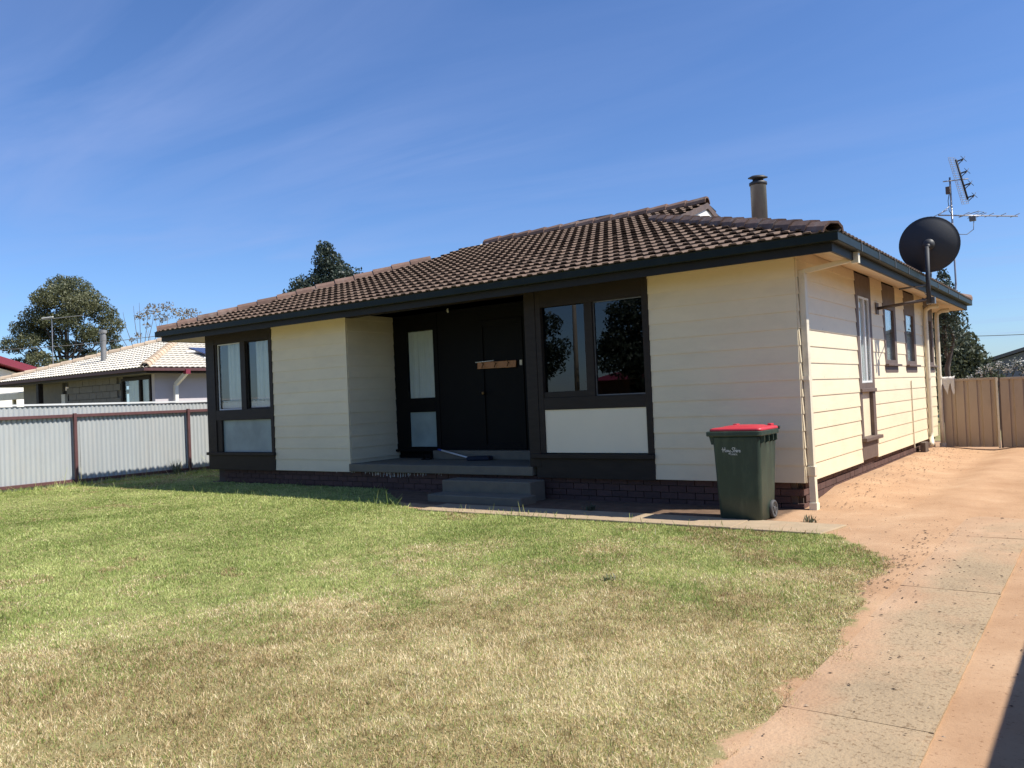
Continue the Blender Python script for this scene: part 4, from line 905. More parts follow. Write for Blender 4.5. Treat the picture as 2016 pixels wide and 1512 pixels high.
# tilted grid panel
pc = Vector((0.80, 8.05, 5.23)); rt = r_.copy(); rt.z = 0; rt.normalize(); fw = Vector((-rt.y, rt.x, 0))
pu = (Vector((0, 0, 1))*0.97 - rt*0.235).normalized(); pn = (rt*0.62 - fw*0.60).normalized(); px_ = pu.cross(pn).normalized(); pn = px_.cross(pu)
grid = MB()
for k in range(22):
    z = -0.46 + 0.92*k/21; grid.tube([pc + pu*z - px_*0.22 - pn*0.06, pc + pu*z + px_*0.22 - pn*0.06], 0.0042, 4)
for k in (-0.22, -0.11, 0.11, 0.22): grid.tube([pc - pu*0.46 + px_*k - pn*0.06, pc + pu*0.46 + px_*k - pn*0.06], 0.0042, 4)
grid.build('reflector_grid', alum_m, an)
MB().tube([pc - pu*0.40, pc + pu*0.40], 0.019, 8).build('spine', dish_m, an, smooth=True)
for z in (-0.36, -0.12, 0.12, 0.36):
    c_ = pc + pu*z; e = c_ + pn*0.13
    MB().tube([c_, e], 0.014, 6).tube([c_ - pu*0.07, e], 0.008, 6).tube([e - px_*0.14 + pu*0.05, e, e + px_*0.14 + pu*0.05], 0.005, 5).tube([e - px_*0.14 - pu*0.05, e, e + px_*0.14 - pu*0.05], 0.005, 5).build('bow_tie', dish_m, an)
MB().tube([(0.50, 7.9, 5.22), (0.90, 8.12, 5.24)], 0.011, 8).build('clamp_bar', alum_m, an)

# ------------------------------------------------------------------ corrugated side fence
fc = thing('corrugated_fence', 'pale corrugated steel fence with maroon posts and rails beside the lawn', 'fence', (-14.45, 0, 0.0))
def corr(L_, z0, z1, pitch, amp, nper=8):
    m = MB(); n_ = int(round(L_/pitch*nper)); vs = []
    for i in range(n_ + 1):
        y = L_*i/n_; x = amp*math.cos(2*math.pi*i/nper); vs += [(x, y, z0), (x, y, z1)]
    m.add(vs, [(2*i, 2*i + 2, 2*i + 3, 2*i + 1) for i in range(n_)]); me = m.mesh('sheet')
    for p in me.polygons: p.use_smooth = True
    return me
shm = corr(0.76, -1.70, 0.0, 0.095, 0.0105)
y = -9.5; k = 0
while y < 8.5:
    zt = 1.700 - 0.0075*(y + 2.8) + random.uniform(-0.003, 0.003)
    link('sheet', shm, fence_m, fc, Matrix.Translation((-14.485 + 0.003*(k % 2), y, zt)) @ Matrix.Rotation(random.uniform(-0.004, 0.004), 4, 'X')); y += 0.76; k += 1
pys = [-1.263 + 2.584*i for i in range(-3, 5)]
for y in pys:
    MB().box(-14.435, -14.375, y - 0.03, y + 0.03, -0.1, 1.53).build('post', rail_m, fc, bevel=0.004)
for a, c_ in zip(pys[:-1], pys[1:]):
    for z in (1.483, 0.135):
        zz = z - (0.0 if z > 1 else 0.003*(a + 2)); MB().box(-14.465, -14.415, a + 0.031, c_ - 0.031, zz - 0.035, zz + 0.028).build('rail', rail_m, fc, bevel=0.003)
vs = [(x, y, 1.748 - 0.0075*(y + 2.8) - dz) for dz in (0, 0.035) for x, y in ((-14.51, -9.5), (-14.45, -9.5), (-14.45, 8.5), (-14.51, 8.5))]
MB().add(vs, [(0, 1, 2, 3), (7, 6, 5, 4), (0, 4, 5, 1), (1, 5, 6, 2), (2, 6, 7, 3), (3, 7, 4, 0)]).build('capping', fence_cap, fc)

# ------------------------------------------------------------------ tan steel gate, and a fence added for its shadow
def trap_sheet(L_, h_, pitch=0.235):
    m = MB(); vs = []; x = 0; pts = []
    while x < L_ - 0.01:
        pts += [(x, 0), (x + pitch*0.62, 0), (x + pitch*0.70, 0.028), (x + pitch*0.92, 0.028)]; x += pitch
    pts.append((L_, 0))
    for (q, d) in pts: vs += [(min(q, L_), d, 0), (min(q, L_), d, h_)]
    return m.add(vs, [(2*i, 2*i + 2, 2*i + 3, 2*i + 1) for i in range(len(pts) - 1)]).mesh('sheet')
gt = thing('steel_gate', 'tan ribbed steel gate closing the drive behind the house', 'gate', (1.5, 9.3, 0))
s1 = trap_sheet(0.95, 1.35); s2 = trap_sheet(1.33, 1.35)
link('sheet', s1, gate_m, gt, Matrix.Translation((0.10, 9.30, 0.05))); link('sheet', s2, gate_m, gt, Matrix.Translation((1.13, 9.30, 0.04))); link('sheet', s2, gate_m, gt, Matrix.Translation((2.46, 9.30, 0.04)))
MB().box(1.055, 1.09, 9.27, 9.31, 0.03, 1.44).build('stile', cream_trim, gt); MB().box(1.10, 1.135, 9.315, 9.35, 0.03, 1.43).build('stile', brownl, gt)
MB().box(0.08, 1.053, 9.27, 9.33, 1.40, 1.445).build('top_rail', gate_m, gt, bevel=0.004); MB().box(1.14, 3.79, 9.27, 9.33, 1.39, 1.435).build('top_rail', gate_m, gt, bevel=0.004)
MB().box(0.03, 0.078, 9.27, 9.33, -0.02, 1.46).build('post', gate_m, gt)
bf = thing('shadow_fence', 'unseen tan ribbed steel fence added to cast its shadow on the drive', 'fence', (3.83, 0, 0))  # out of view, put in to throw the dark wedge beside the drive
s3 = trap_sheet(2.35, 1.75)
for k in range(9):
    y = -11.85 + 2.37*k
    link('sheet', s3, gate_m, bf, Matrix.Translation((3.86, y, 0.02)) @ Matrix.Rotation(math.pi/2, 4, 'Z')); MB().box(3.83, 3.89, y - 0.02, y - 0.001, 0, 1.80).build('post', gate_m, bf)
    MB().box(3.835, 3.885, y, y + 2.348, 1.755, 1.80).build('top_rail', gate_m, bf)
# fleece draped over the gate corner
vs = []; fs = []; nu, nv = 16, 18
for i in range(nu + 1):
    for j in range(nv + 1):
        u = i/nu; v = j/nv; x = 0.03 + 0.30*u; a = v*2 - 1; drop = 0.05 + 0.20*abs(math.sin(u*7 + 1.2))*0.6 + 0.06*noise.noise(Vector((u*6, v*3, 2)))
        if a < 0: yy, zz = 9.262 - 0.025*min(1, -a*4) , 1.468 - max(0, -a - 0.15)*drop*2.3
        else: yy, zz = 9.338 + 0.02*min(1, a*4), 1.468 - max(0, a - 0.15)*drop
        if abs(a) < 0.15: yy = 9.30 + a/0.15*0.045; zz = 1.475
        nz_ = noise.noise(Vector((u*9, v*9, 4))); vs.append((x + 0.012*nz_, yy - 0.018*abs(nz_), zz + 0.022*nz_ + 0.02))
fs = [(i*(nv + 1) + j, (i + 1)*(nv + 1) + j, (i + 1)*(nv + 1) + j + 1, i*(nv + 1) + j + 1) for i in range(nu) for j in range(nv)]
cl = MB().add(vs, fs).build('fleece', cloth_m, None, smooth=True, fix=False); tag(cl, 'crumpled white fleece draped over the corner of the gate', 'cloth')

# ------------------------------------------------------------------ neighbouring house
nh = thing('neighbour_house', 'neighbouring house with pale beige tiled hip roof behind the corrugated fence', 'house', (-22.8, 8, 0))
nx0, nx1, ny0, nz0 = -27.6, -18.05, 2.40, 2.70; apx = (nx0 + nx1)/2; apy = 6.55; apz = 4.05
m = MB(); yb2 = 18.0
m.add([(nx0, ny0, nz0), (nx1, ny0, nz0), (apx, apy, apz)], [(0, 1, 2)]); m.add([(nx1, ny0, nz0), (nx1, yb2, nz0), (apx, yb2 - 4, apz), (apx, apy, apz)], [(0, 1, 2, 3)])
m.add([(nx0, ny0, nz0), (apx, apy, apz), (apx, yb2 - 4, apz), (nx0, yb2, nz0)], [(0, 1, 2, 3)]); m.add([(nx0, yb2, nz0), (apx, yb2 - 4, apz), (nx1, yb2, nz0)], [(0, 1, 2)])
nroof = m.build('roof', neigh_tile, nh, fix=False)
tvn = [(x, y, z*0.75) for (x, y, z) in tv]; jm = MB(); Wn = nx1 - nx0; runf = apy - ny0; sf_ = (apz - nz0)/runf; kx = (Wn/2)/runf
lo = lambda v: max(v, 0)*kx; hi = lambda v: Wn - max(v, 0)*kx
for q in slope_tiles((nx0, ny0, nz0), (1, 0, 0), (0, 1, 0), Wn, runf, lo, hi, slp=sf_): joined(jm, q[0], q[1], lo, hi, q[2], slp=sf_, run=runf, tvv=tvn)
runs = Wn/2; ss_ = (apz - nz0)/runs; ky = (apy - ny0)/runs; Dn = yb2 - ny0
lo2 = lambda v: max(v, 0)*ky; hi2 = lambda v: Dn - max(v, 0)*0.8
for q in slope_tiles((nx1, ny0, nz0), (0, 1, 0), (-1, 0, 0), Dn, runs, lo2, hi2, slp=ss_): joined(jm, q[0], q[1], lo2, hi2, q[2], slp=ss_, run=runs, tvv=tvn)
tag(jm.build('tile_rest', neigh_tile, nroof, fix=False), kind='stuff')
cn = bpy.data.meshes.new('ridge_cap'); cn.from_pydata(capv, [], capf); cn.update()
caps((nx1 - 0.02, ny0 + 0.02, nz0), (apx, apy, apz), 0.05, neigh_cap, nroof, cn); caps((nx0, ny0, nz0), (apx, apy, apz), 0.05, neigh_cap, nroof, cn); caps((apx, yb2 - 4, apz), (apx, apy, apz), 0.05, neigh_cap, nroof, cn)
ring([(0, 2.56), (0, 2.68), (-0.03, 2.68), (-0.03, 2.56)], nx0 + 0.08, nx1 - 0.08, ny0 + 0.08, yb2 - 0.08).build('fascia', brown, nh)
ring([(0.003, 2.62), (0.08, 2.62), (0.085, 2.70), (0.07, 2.70), (0.07, 2.635), (0.003, 2.635)], nx0 + 0.05, nx1 - 0.05, ny0 + 0.05, yb2 - 0.05).build('gutter', rail_m, nh)
MB().box(nx0 + 0.1, nx1 - 0.1, ny0 + 0.1, yb2 - 0.1, 2.56, 2.58).build('soffit', room_m, nh)
wx1 = -18.6; wy0 = 3.0
nw = MB().box(nx0 + 0.6, -24.3, wy0 + 0.2, wy0 + 0.3, 0, 2.56).box(-23.6, -20.36, wy0 + 0.06, wy0 + 0.16, 0, 2.56).box(-20.36, -18.8, wy0 + 0.06, wy0 + 0.16, 0, 1.3).box(-18.82, wx1 - 0.05, wy0 + 0.06, wy0 + 0.16, 0, 2.56).build('wall', neigh_brick, nh)
nbm = MB().box(0, 0.385, 0, 0.07, 0, 0.187).mesh('brick')
for r2 in range(8):
    for i in range(8):
        x = -23.6 + 0.40*i + (0.2 if r2 % 2 else 0)
        if x + 0.385 < -20.36: link('brick', nbm, neigh_brick, nw, Matrix.Translation((x, wy0 + random.uniform(-0.004, 0.004), 0.98 + 0.20*r2)))
MB().box(wx1 - 0.15, wx1, wy0, yb2 - 0.7, 0, 2.56).build('wall', neigh_wall, nh)
f = MB(); rect_frame(f, -20.34, -18.80, 1.30, 2.50, 0.07, 0.07, wy0 - 0.02, wy0 + 0.08); f.box(-19.40, -19.33, wy0 - 0.015, wy0 + 0.07, 1.37, 2.43); nwin = f.build('window', brown, nh)
MB().box(-20.27, -19.40, wy0 + 0.03, wy0 + 0.034, 1.37, 2.43).build('pane', glass_clear, nwin); MB().box(-19.33, -18.87, wy0 + 0.03, wy0 + 0.034, 1.37, 2.43).build('pane', glass_clear, nwin)
curtain(nwin, -20.2, -18.9, 1.35, 2.45, wy0 + 0.14, 9)
MB().box(-24.28, -23.62, wy0 + 0.25, wy0 + 0.3, 0.05, 2.3).build('door', brown, nh); MB().box(-24.75, -24.6, ny0 + 0.2, ny0 + 0.35, 0, 2.56).build('post', brown, nh)
MB().box(-24.28, -24.05, wy0 + 0.15, wy0 + 0.24, 0.05, 2.2).build('door_side_panel', whitewall, nh)
o = MB(); rect_pipe(o, [(-18.05, 3.65, 2.58), (-18.45, 3.55, 2.25), (-18.52, 3.55, 0.1)], 0.05, 0.05); o = o.build('downpipe', whitewall, nh); rect_pipe(MB(), [(-18.05, 3.65, 2.66), (-18.05, 3.65, 2.53)], 0.07, 0.07).build('outlet', redroof_m, o)
sv = lambda y, x: (x, y, nz0 + ss_*(nx1 - x) + 0.16)
spn = MB()
for i in range(4):
    y0_ = 5.1 + 1.02*i; a = [sv(y0_, -18.6), sv(y0_ + 1.0, -18.6), sv(y0_ + 1.0, -20.2), sv(y0_, -20.2)]; q = [(p[0], p[1], p[2] - 0.04) for p in a]
    pnl = MB().add(a + q, [(0, 1, 2, 3), (7, 6, 5, 4), (0, 4, 5, 1), (1, 5, 6, 2), (2, 6, 7, 3), (3, 7, 4, 0)]).build('solar_panel', solar_m, nh)
    cell = MB()
    for c_ in range(1, 6): 
        yy = y0_ + c_/6; cell.add([(p[0], p[1], p[2] + 0.003) for p in (sv(yy - 0.006, -18.62), sv(yy + 0.006, -18.62), sv(yy + 0.006, -20.18), sv(yy - 0.006, -20.18))], [(0, 1, 2, 3)])
    for c_ in range(1, 10):
        xx = -18.6 - 0.16*c_; cell.add([(p[0], p[1], p[2] + 0.003) for p in (sv(y0_, xx - 0.006), sv(y0_, xx + 0.006), sv(y0_ + 1, xx + 0.006), sv(y0_ + 1, xx - 0.006))], [(0, 1, 2, 3)])
    cell.build('cell_lines', alum_m, pnl, fix=False)
for x in (-18.95, -19.85):
    p, q = sv(4.8, x), sv(9.3, x); MB().tube([(p[0], p[1], p[2] - 0.06), (q[0], q[1], q[2] - 0.06)], 0.03, 8).build('mounting_rail', white_m, nh)
nf = MB().lathe((-23.0, 3.9, 3.1), (0, 0, 1), [(0.085, 0), (0.085, 0.74), (0.095, 0.75), (0.095, 0.92), (0.08, 0.93), (0.08, 0.98), (0.12, 1.0), (0.12, 1.08), (0.05, 1.10)], 18).build('flue', flue_m, nh)
na = thing('roof_antenna', 'thin television antenna on a pole above the beige roof', 'antenna', (-27.0, 4.0, 2.9))
MB().tube([(-27.0, 4.2, 2.8), (-27.0, 4.2, 4.95)], 0.015, 8).build('mast', alum_m, na)
MB().tube([(-27.55, 4.1, 4.95), (-25.4, 4.5, 4.93)], 0.011, 6).build('boom', alum_m, na); MB().tube([(-27.5, 4.1, 5.0), (-26.9, 4.2, 5.0)], 0.022, 6).build('dipole', white_m, na)
# carport roof edge at the neighbour's left, and the red roofed house beyond
cpv = thing('carport', 'cream flat carport roof beside the beige tiled house', 'carport', (-29.2, 4.5, 0))
MB().box(-33.5, -27.2, 3.4, 8, 2.30, 2.42).build('roof', whitewall, cpv); MB().box(-33.5, -27.2, 3.30, 3.39, 2.16, 2.38).build('fascia', cream_trim, cpv)
for x in (-33.2, -28.6): MB().box(x, x + 0.1, 3.5, 3.6, 0, 2.3).build('post', cream_trim, cpv)
rh = thing('red_roofed_house', 'white gabled house with dark red steel roof beyond the carport', 'house', (-51.3, 13, 0))
MB().prism([(5.0, 0), (5.0, 3.1), (10.0, 4.55), (15, 3.1), (15, 0)], 0, -57, -47).build('wall', whitewall, rh)
for s_ in (-1, 1):
    yv = 10 + s_*5.6; MB().add([(-58, 10, 5.15), (-46.4, 10, 5.15), (-46.4, yv, 3.35), (-58, yv, 3.35), (-58, 10, 4.75), (-46.4, 10, 4.75), (-46.4, yv, 2.95), (-58, yv, 2.95)], [(0, 1, 2, 3), (7, 6, 5, 4), (0, 4, 5, 1), (1, 5, 6, 2), (2, 6, 7, 3), (3, 7, 4, 0)]).build('roof', redroof_m, rh)

# shed beyond the gate
sh = thing('grey_shed', 'grey blue steel shed with low gable roof behind the tan gate', 'shed', (2.5, 28, 0))
MB().prism([(-1.2, 0), (-1.2, 1.90), (4.0, 3.42), (9.2, 1.90), (9.2, 0)], 1, 26.2, 34).build('wall', shed_m, sh)
for s_ in (-1, 1):
    xe = 4 + s_*5.5; MB().add([(4, 25.9, 3.58), (xe, 25.9, 1.96), (xe, 34.3, 1.96), (4, 34.3, 3.58), (4, 25.9, 3.46), (xe, 25.9, 1.84), (xe, 34.3, 1.84), (4, 34.3, 3.46)], [(0, 1, 2, 3), (7, 6, 5, 4), (0, 4, 5, 1), (1, 5, 6, 2), (2, 6, 7, 3), (3, 7, 4, 0)]).build('roof', steel_m, sh)

# ------------------------------------------------------------------ trees
def leaves(centres, radii, counts, size, flat=0.75, hollow=0.35, aspect=0.5, droop=0.0):
    P_ = []; T_ = []
    for c_, r2, k in zip(centres, radii, counts):
        d = rng.normal(size=(k, 3)); d /= np.linalg.norm(d, axis=1)[:, None]; rr = (hollow + (1 - hollow)*rng.random(k)**0.6)[:, None]
        q = d*rr*r2; q[:, 2] *= flat; lump = 1 + 0.22*np.sin(d[:, 0]*5 + c_[0]*3)*np.sin(d[:, 1]*5 + c_[1]*2)*np.cos(d[:, 2]*4); q *= lump[:, None]
        P_.append(q + np.array(c_)); T_.append(np.clip(rng.normal(0.45 + rng.normal(0, 0.13), 0.2, k), 0, 1))
    P_ = np.concatenate(P_); T_ = np.concatenate(T_); n_ = len(P_)
    a = rng.normal(size=(n_, 3)); a[:, 2] -= droop; a /= np.linalg.norm(a, axis=1)[:, None]; b3 = np.cross(a, rng.normal(size=(n_, 3))); b3 /= np.linalg.norm(b3, axis=1)[:, None]
    s_ = size*rng.uniform(0.6, 1.35, n_)[:, None]; a = a*s_; b3 = b3*s_*aspect
    V_ = np.stack([P_ - a, P_ + b3, P_ + a, P_ - b3], 1).reshape(-1, 3)
    return npmesh('crown', V_, (np.arange(n_)*4)[:, None] + np.array([[0, 1, 2, 3]]), attrs={'tint': np.repeat(T_, 4)})
def tree(name, label, base, height, clumps, leafm, barkm, size, dens, trunk_r, fork=0.35, flat=0.75, group=None, cat='tree', aspect=0.5, hollow=0.35, lean=(0, 0)):
    b_ = Vector(base); t_ = thing(name, label, cat, base, group); m = MB()
    top = b_ + Vector((lean[0], lean[1], height*0.72)); f0 = b_ + (top - b_)*fork
    m.tube([b_ + Vector((0, 0, -0.3)), b_ + Vector((0.05, 0.03, height*0.12)), f0, f0.lerp(top, 0.55) + Vector((random.uniform(-0.3, 0.3), random.uniform(-.3, .3), 0)), top], [trunk_r*1.25, trunk_r, trunk_r*0.8, trunk_r*0.45, trunk_r*0.15], 8)
    for (cx_, cy_, cz_, r2) in clumps:
        c_ = b_ + Vector((cx_, cy_, cz_)); tt = random.uniform(0.0, 0.6); s_ = f0.lerp(top, tt)
        if s_.z > c_.z - 0.1*r2: s_ = f0
        mid = s_.lerp(c_, 0.5) + Vector((random.uniform(-.2, .2)*r2, random.uniform(-.2, .2)*r2, -0.12*r2))
        m.tube([s_, mid, c_], [trunk_r*0.38, trunk_r*0.22, trunk_r*0.06], 6, cap=False)
    m.build('trunk', barkm, t_, smooth=True)
    me = leaves([b_ + Vector(q[:3]) for q in clumps], [q[3] for q in clumps], [max(20, int(dens*q[3]**2)) for q in clumps], size, flat, hollow, aspect)
    link('crown', me, leafm, t_); return t_
def cloud(n_, ax, ay, az, zc_, rmin, rmax, shell=0.55, zmin=-1.0, seed=1):
    rr = random.Random(seed); out = []
    while len(out) < n_:
        d = Vector((rr.gauss(0, 1), rr.gauss(0, 1), rr.gauss(0, 1))).normalized(); k = shell + (1 - shell)*rr.random()
        if d.z < zmin: continue
        out.append((d.x*ax*k, d.y*ay*k, zc_ + d.z*az*k, rr.uniform(rmin, rmax)))
    return out
def along(px, py, D):
    d = f_ + r_*(px - 1008)/1621.208 - u_*(py - 756)/1621.208; d = Vector((d.x, d.y, 0)).normalized(); return (CAM.x + d.x*D, CAM.y + d.y*D, 0)
# big gum behind the neighbour: widest in the lower two thirds, domed top
cl_ = [(x*0.77, y, z, r3*0.90) for x, y, z, r3 in [(-2.6, 0.0, 10.0, 1.5), (-3.9, 0.6, 9.0, 1.25), (-1.0, -0.8, 11.6, 1.7), (0.9, 0.4, 12.4, 1.8), (-0.2, 1.5, 12.9, 1.4), (2.2, -0.5, 11.4, 1.6), (3.6, 0.4, 10.4, 1.5), (4.6, -0.3, 9.3, 1.15), (4.4, 1.0, 8.3, 1.0), (-1.8, -1.4, 11.3, 1.3), (1.4, -1.7, 10.9, 1.5),
       (-4.9, 0.2, 7.7, 1.15), (-3.3, -1.1, 7.9, 1.1), (-4.4, 0.9, 6.1, 0.95), (-2.4, -1.5, 6.3, 1.25), (-3.6, 0.5, 4.6, 1.0), (-2.0, 0.6, 4.2, 1.1), (-0.4, -1.9, 5.6, 1.25), (-0.7, -1.0, 7.6, 1.0), (1.0, -1.2, 5.0, 1.0), (3.1, -0.9, 6.4, 1.1), (4.3, 0.2, 6.2, 1.2), (3.5, 1.1, 4.9, 1.1), (1.9, -1.3, 8.6, 1.2), (0.2, -1.6, 9.6, 1.4), (-3.9, -0.4, 3.4, 0.9), (4.7, -0.2, 5.0, 0.9), (2.9, 0.1, 8.4, 1.3), (-2.6, 0.9, 8.6, 1.1),
       (-3.0, 1.2, 6.9, 0.9), (-1.4, 1.0, 8.8, 1.2), (0.9, 1.2, 7.6, 1.0), (2.2, 1.0, 6.9, 0.9), (4.9, 0.5, 7.2, 0.9), (-4.5, 0.6, 4.9, 0.8), (-1.6, 1.2, 5.4, 0.8), (2.3, 0.9, 5.3, 0.9), (-2.9, -0.6, 5.4, 0.8), (0.4, 1.3, 10.3, 1.4), (-0.6, 0.8, 4.4, 0.8), (-1.9, -1.2, 9.6, 1.0)]]
def on_screen(cl, p, sy=1.0):
    # clump x runs along the view's right, y along the view
    rt2 = Vector((p[0] - CAM.x, p[1] - CAM.y, 0)).normalized(); rr2 = Vector((rt2.y, -rt2.x, 0))
    return [(q[0]*rr2.x + q[1]*rt2.x, q[0]*rr2.y + q[1]*rt2.y, q[2]*sy, q[3]) for q in cl]
p = along(128, 640, 78)
tree('gum_tree', 'big domed gum tree with dark branches behind the beige roofed house', p, 13.5, on_screen(cl_, p, 0.985), leaf_gum, barkd_m, 0.095, 1050, 0.30, 0.30, 0.70)
p = along(645, 540, 46)
cl2 = [(0.0, 0, 9.6, 0.75), (0.25, 0.3, 8.9, 1.0), (0.7, -0.2, 8.1, 1.15), (-0.35, 0.2, 8.2, 0.9), (1.35, 0.2, 7.5, 0.9), (-1.15, 0.1, 8.1, 0.65), (-1.3, -0.2, 7.3, 0.85), (-0.5, 0, 7.0, 1.0), (0.5, 0.2, 6.6, 1.1), (1.5, 0, 6.5, 0.8), (-1.9, 0.2, 6.5, 0.7), (-0.9, 0, 5.8, 1.1), (0.8, 0, 5.3, 1.2), (-0.1, -0.1, 10.25, 0.42)]
tree('evergreen_tree', 'dark bushy evergreen tree rising behind the brown roof', p, 9.5, on_screen([(q[0]*1.22, q[1], q[2], q[3]*1.05) for q in cl2], p, 0.985), leaf_dark, barkd_m, 0.085, 2000, 0.22, 0.4, 0.95)
p = along(583, 556, 52)
tree('grey_leaved_tree', 'low grey green tree top beside the dark evergreen', p, 7.6, on_screen([(0, 0, 7.3, 0.65), (-0.7, 0, 7.0, 0.5), (0.6, 0, 7.4, 0.55), (0.1, 0, 6.4, 0.9), (-0.6, 0, 6.2, 0.6)], p), leaf_grey, bark_m, 0.10, 900, 0.12, 0.4, 0.85)
p = along(322, 625, 92)
tree('dry_gum_tree', 'thin sparse gum tree with dry brownish leaves behind the eave', p, 12, on_screen([(-2.0, 0, 11.9, 0.9), (-0.9, 0, 12.6, 1.0), (0.4, 0, 12.9, 0.8), (1.6, 0, 12.2, 1.0), (2.8, 0, 12.2, 0.9), (-0.2, 0, 11.7, 0.9), (3.8, 0, 11.6, 0.7), (-1.6, 0, 10.9, 0.5), (-2.4, 0, 9.9, 0.5), (-3.0, 0, 9.4, 0.4), (2.0, 0, 11.2, 0.9)], p, 0.97), leaf_dry, bark_m, 0.13, 130, 0.16, 0.25, 0.6)
p = along(276, 650, 84); bt = thing('bare_sapling', 'bare leafless branches standing against the sky beside the big gum', 'tree', p); m = MB(); bb = Vector(p)
rt2 = Vector((bb.x - CAM.x, bb.y - CAM.y, 0)).normalized(); rr2 = Vector((rt2.y, -rt2.x, 0))
for k, (dx, hz) in enumerate(((-2.0, 10.0), (-1.4, 11.0), (-0.5, 11.6), (0.0, 11.9), (0.7, 11.3), (1.3, 11.7), (1.8, 10.4), (2.3, 9.4))):
    m.tube([bb + Vector((0, 0, 5.5)) + rr2*dx*0.05, bb + rr2*dx*0.45 + Vector((0, 0, 5.5 + (hz - 5.5)*0.4)), bb + rr2*dx*0.85 + Vector((0, 0, 5.5 + (hz - 5.5)*0.75)), bb + rr2*dx + Vector((0, 0, hz))], [0.045, 0.032, 0.022, 0.012], 5)
m.tube([bb, bb + Vector((0, 0, 5.6))], [0.16, 0.09], 6); m.build('trunk', barkd_m, bt)
# behind the gate, right
p = along(1850, 650, 32)
cl4 = [(-0.6, 0, 4.9, 0.8), (0.1, 0, 4.5, 0.75), (-0.2, 0.3, 3.7, 1.0), (0.6, 0, 3.6, 0.75), (0.9, 0, 2.9, 0.7), (0.3, -0.2, 2.7, 0.9), (1.2, 0.2, 2.3, 0.6), (0.7, 0, 1.8, 0.8), (-0.4, 0, 2.4, 1.0), (1.6, 0, 1.7, 0.5), (-0.1, 0, 1.5, 0.9), (-1.3, 0, 4.2, 1.0)]
tree('backyard_tree', 'dense olive green tree standing behind the house and gate', p, 5.2, on_screen([(q[0] - 0.12, q[1], q[2]*0.72, q[3]*0.95) for q in cl4], p), leaf_grey, barkd_m, 0.075, 2600, 0.16, 0.25, 0.9)
p = along(1858, 600, 20); 
tree('conifer_tree', 'dark pointed conifer top just showing over the gutter', p, 3.9, on_screen([(0, 0, 3.72, 0.12), (0.0, 0, 3.55, 0.18), (0.02, 0, 3.3, 0.26), (0, 0, 3.0, 0.42), (0, 0, 2.5, 0.5)], p), leaf_dark, barkd_m, 0.04, 5000, 0.07, 0.6, 1.0)
p = along(1955, 725, 22); sb_ = thing('flowering_shrub', 'straggly shrub with white blossom above the gate', 'shrub', p)
m = MB(); bb = Vector(p); rt2 = Vector((bb.x - CAM.x, bb.y - CAM.y, 0)).normalized(); rr2 = Vector((rt2.y, -rt2.x, 0)); cs = []
for dx, hz in ((-0.45, 1.42), (-0.25, 1.58), (-0.05, 1.66), (0.12, 1.72), (0.3, 1.62), (0.5, 1.75), (0.62, 1.60), (-0.6, 1.36), (0.75, 1.68)):
    e = bb + rr2*dx + Vector((0, 0, hz)); m.tube([bb, bb + rr2*dx*0.4 + Vector((0, 0, hz*0.6)), e], [0.025, 0.015, 0.005], 5); cs.append(e)
m.build('stem', barkd_m, sb_); link('blossom', leaves(cs, [0.14]*9, [60]*9, 0.022, 0.9, 0.1, 0.8), leaf_white, sb_); link('foliage', leaves(cs, [0.2]*9, [70]*9, 0.03, 0.8, 0.1, 0.5), leaf_dark, sb_)

# ------------------------------------------------------------------ power lines
def wire(name, label, a, c_, sag, r2=0.012):
    a = Vector(a); c_ = Vector(c_); pts = []
    for k in range(17): t_ = k/16; q = a.lerp(c_, t_); q.z -= sag*4*t_*(1 - t_); pts.append(q)
    tag(MB().tube(pts, r2, 5).build(name, soot_m, None), label, 'wire', 'overhead wires')
def at_px(px, py, D):
    d = f_ + r_*(px - 1008)/1621.208 - u_*(py - 756)/1621.208; hd = math.hypot(d.x, d.y); return CAM + d*(D/hd)
wire('power_line', 'black overhead wire running behind the beige roof towards the eave', at_px(-120, 693, 42), at_px(420, 644, 46), 0.25, 0.016)
wire('power_line', 'thin overhead wire in the sky beyond the grey shed', at_px(1700, 661, 60), at_px(2150, 650, 62), 0.2, 0.022)

# ------------------------------------------------------------------ across the street (seen in the window glass)
road = MB().add([(-400, -25, 0.004), (400, -25, 0.004), (400, -17, 0.004), (-400, -17, 0.004)], [(0, 1, 2, 3)]).build('road', asphalt, fix=False); tag(road, 'asphalt road along the front of the lots', 'road', kind='structure')
for px_y in ((-29.5, -37.0, 9.0, 3), (-20.2, -36.0, 9.6, 4), (-14.0, -39.0, 8.0, 5), (-37, -38, 8.5, 6)):
    x, y, h_, sd2 = px_y
    tree('street_tree', ['dense street tree left of the power pole', 'tall dense street tree in front of the red tiled house', 'broad street tree beside the red tiled house', 'dense street tree beyond the power pole'][sd2 - 3], (x, y, 0), h_, cloud(22, 2.5, 2.5, h_*0.40, h_*0.56, 0.9, 1.4, 0.45, seed=sd2), leaf_dark, barkd_m, 0.13, 420, 0.22, 0.25, 0.85, group='street trees across the road')
pp = thing('power_pole', 'tall weathered timber power pole across the street', 'pole', (-24.2, -34.5, 0))
MB().tube([(-24.2, -34.5, -0.3), (-24.15, -34.5, 9.2)], [0.17, 0.12], 10).build('shaft', pole_m, pp, smooth=True); MB().box(-25.3, -23.1, -34.56, -34.36, 8.3, 8.42).build('crossarm', pole_m, pp)
for x in (-25.2, -24.7, -23.7, -23.2): MB().lathe((x, -34.46, 8.42), (0, 0, 1), [(0.03, 0), (0.05, 0.05), (0.03, 0.12)], 8).build('insulator', whitewall, pp)
rr_ = thing('red_tiled_house', 'brick house with red hip roof across the street', 'house', (-21.5, -49, 0))
MB().box(-29, -14, -54, -45, 0, 2.5).build('wall', brick_m, rr_)
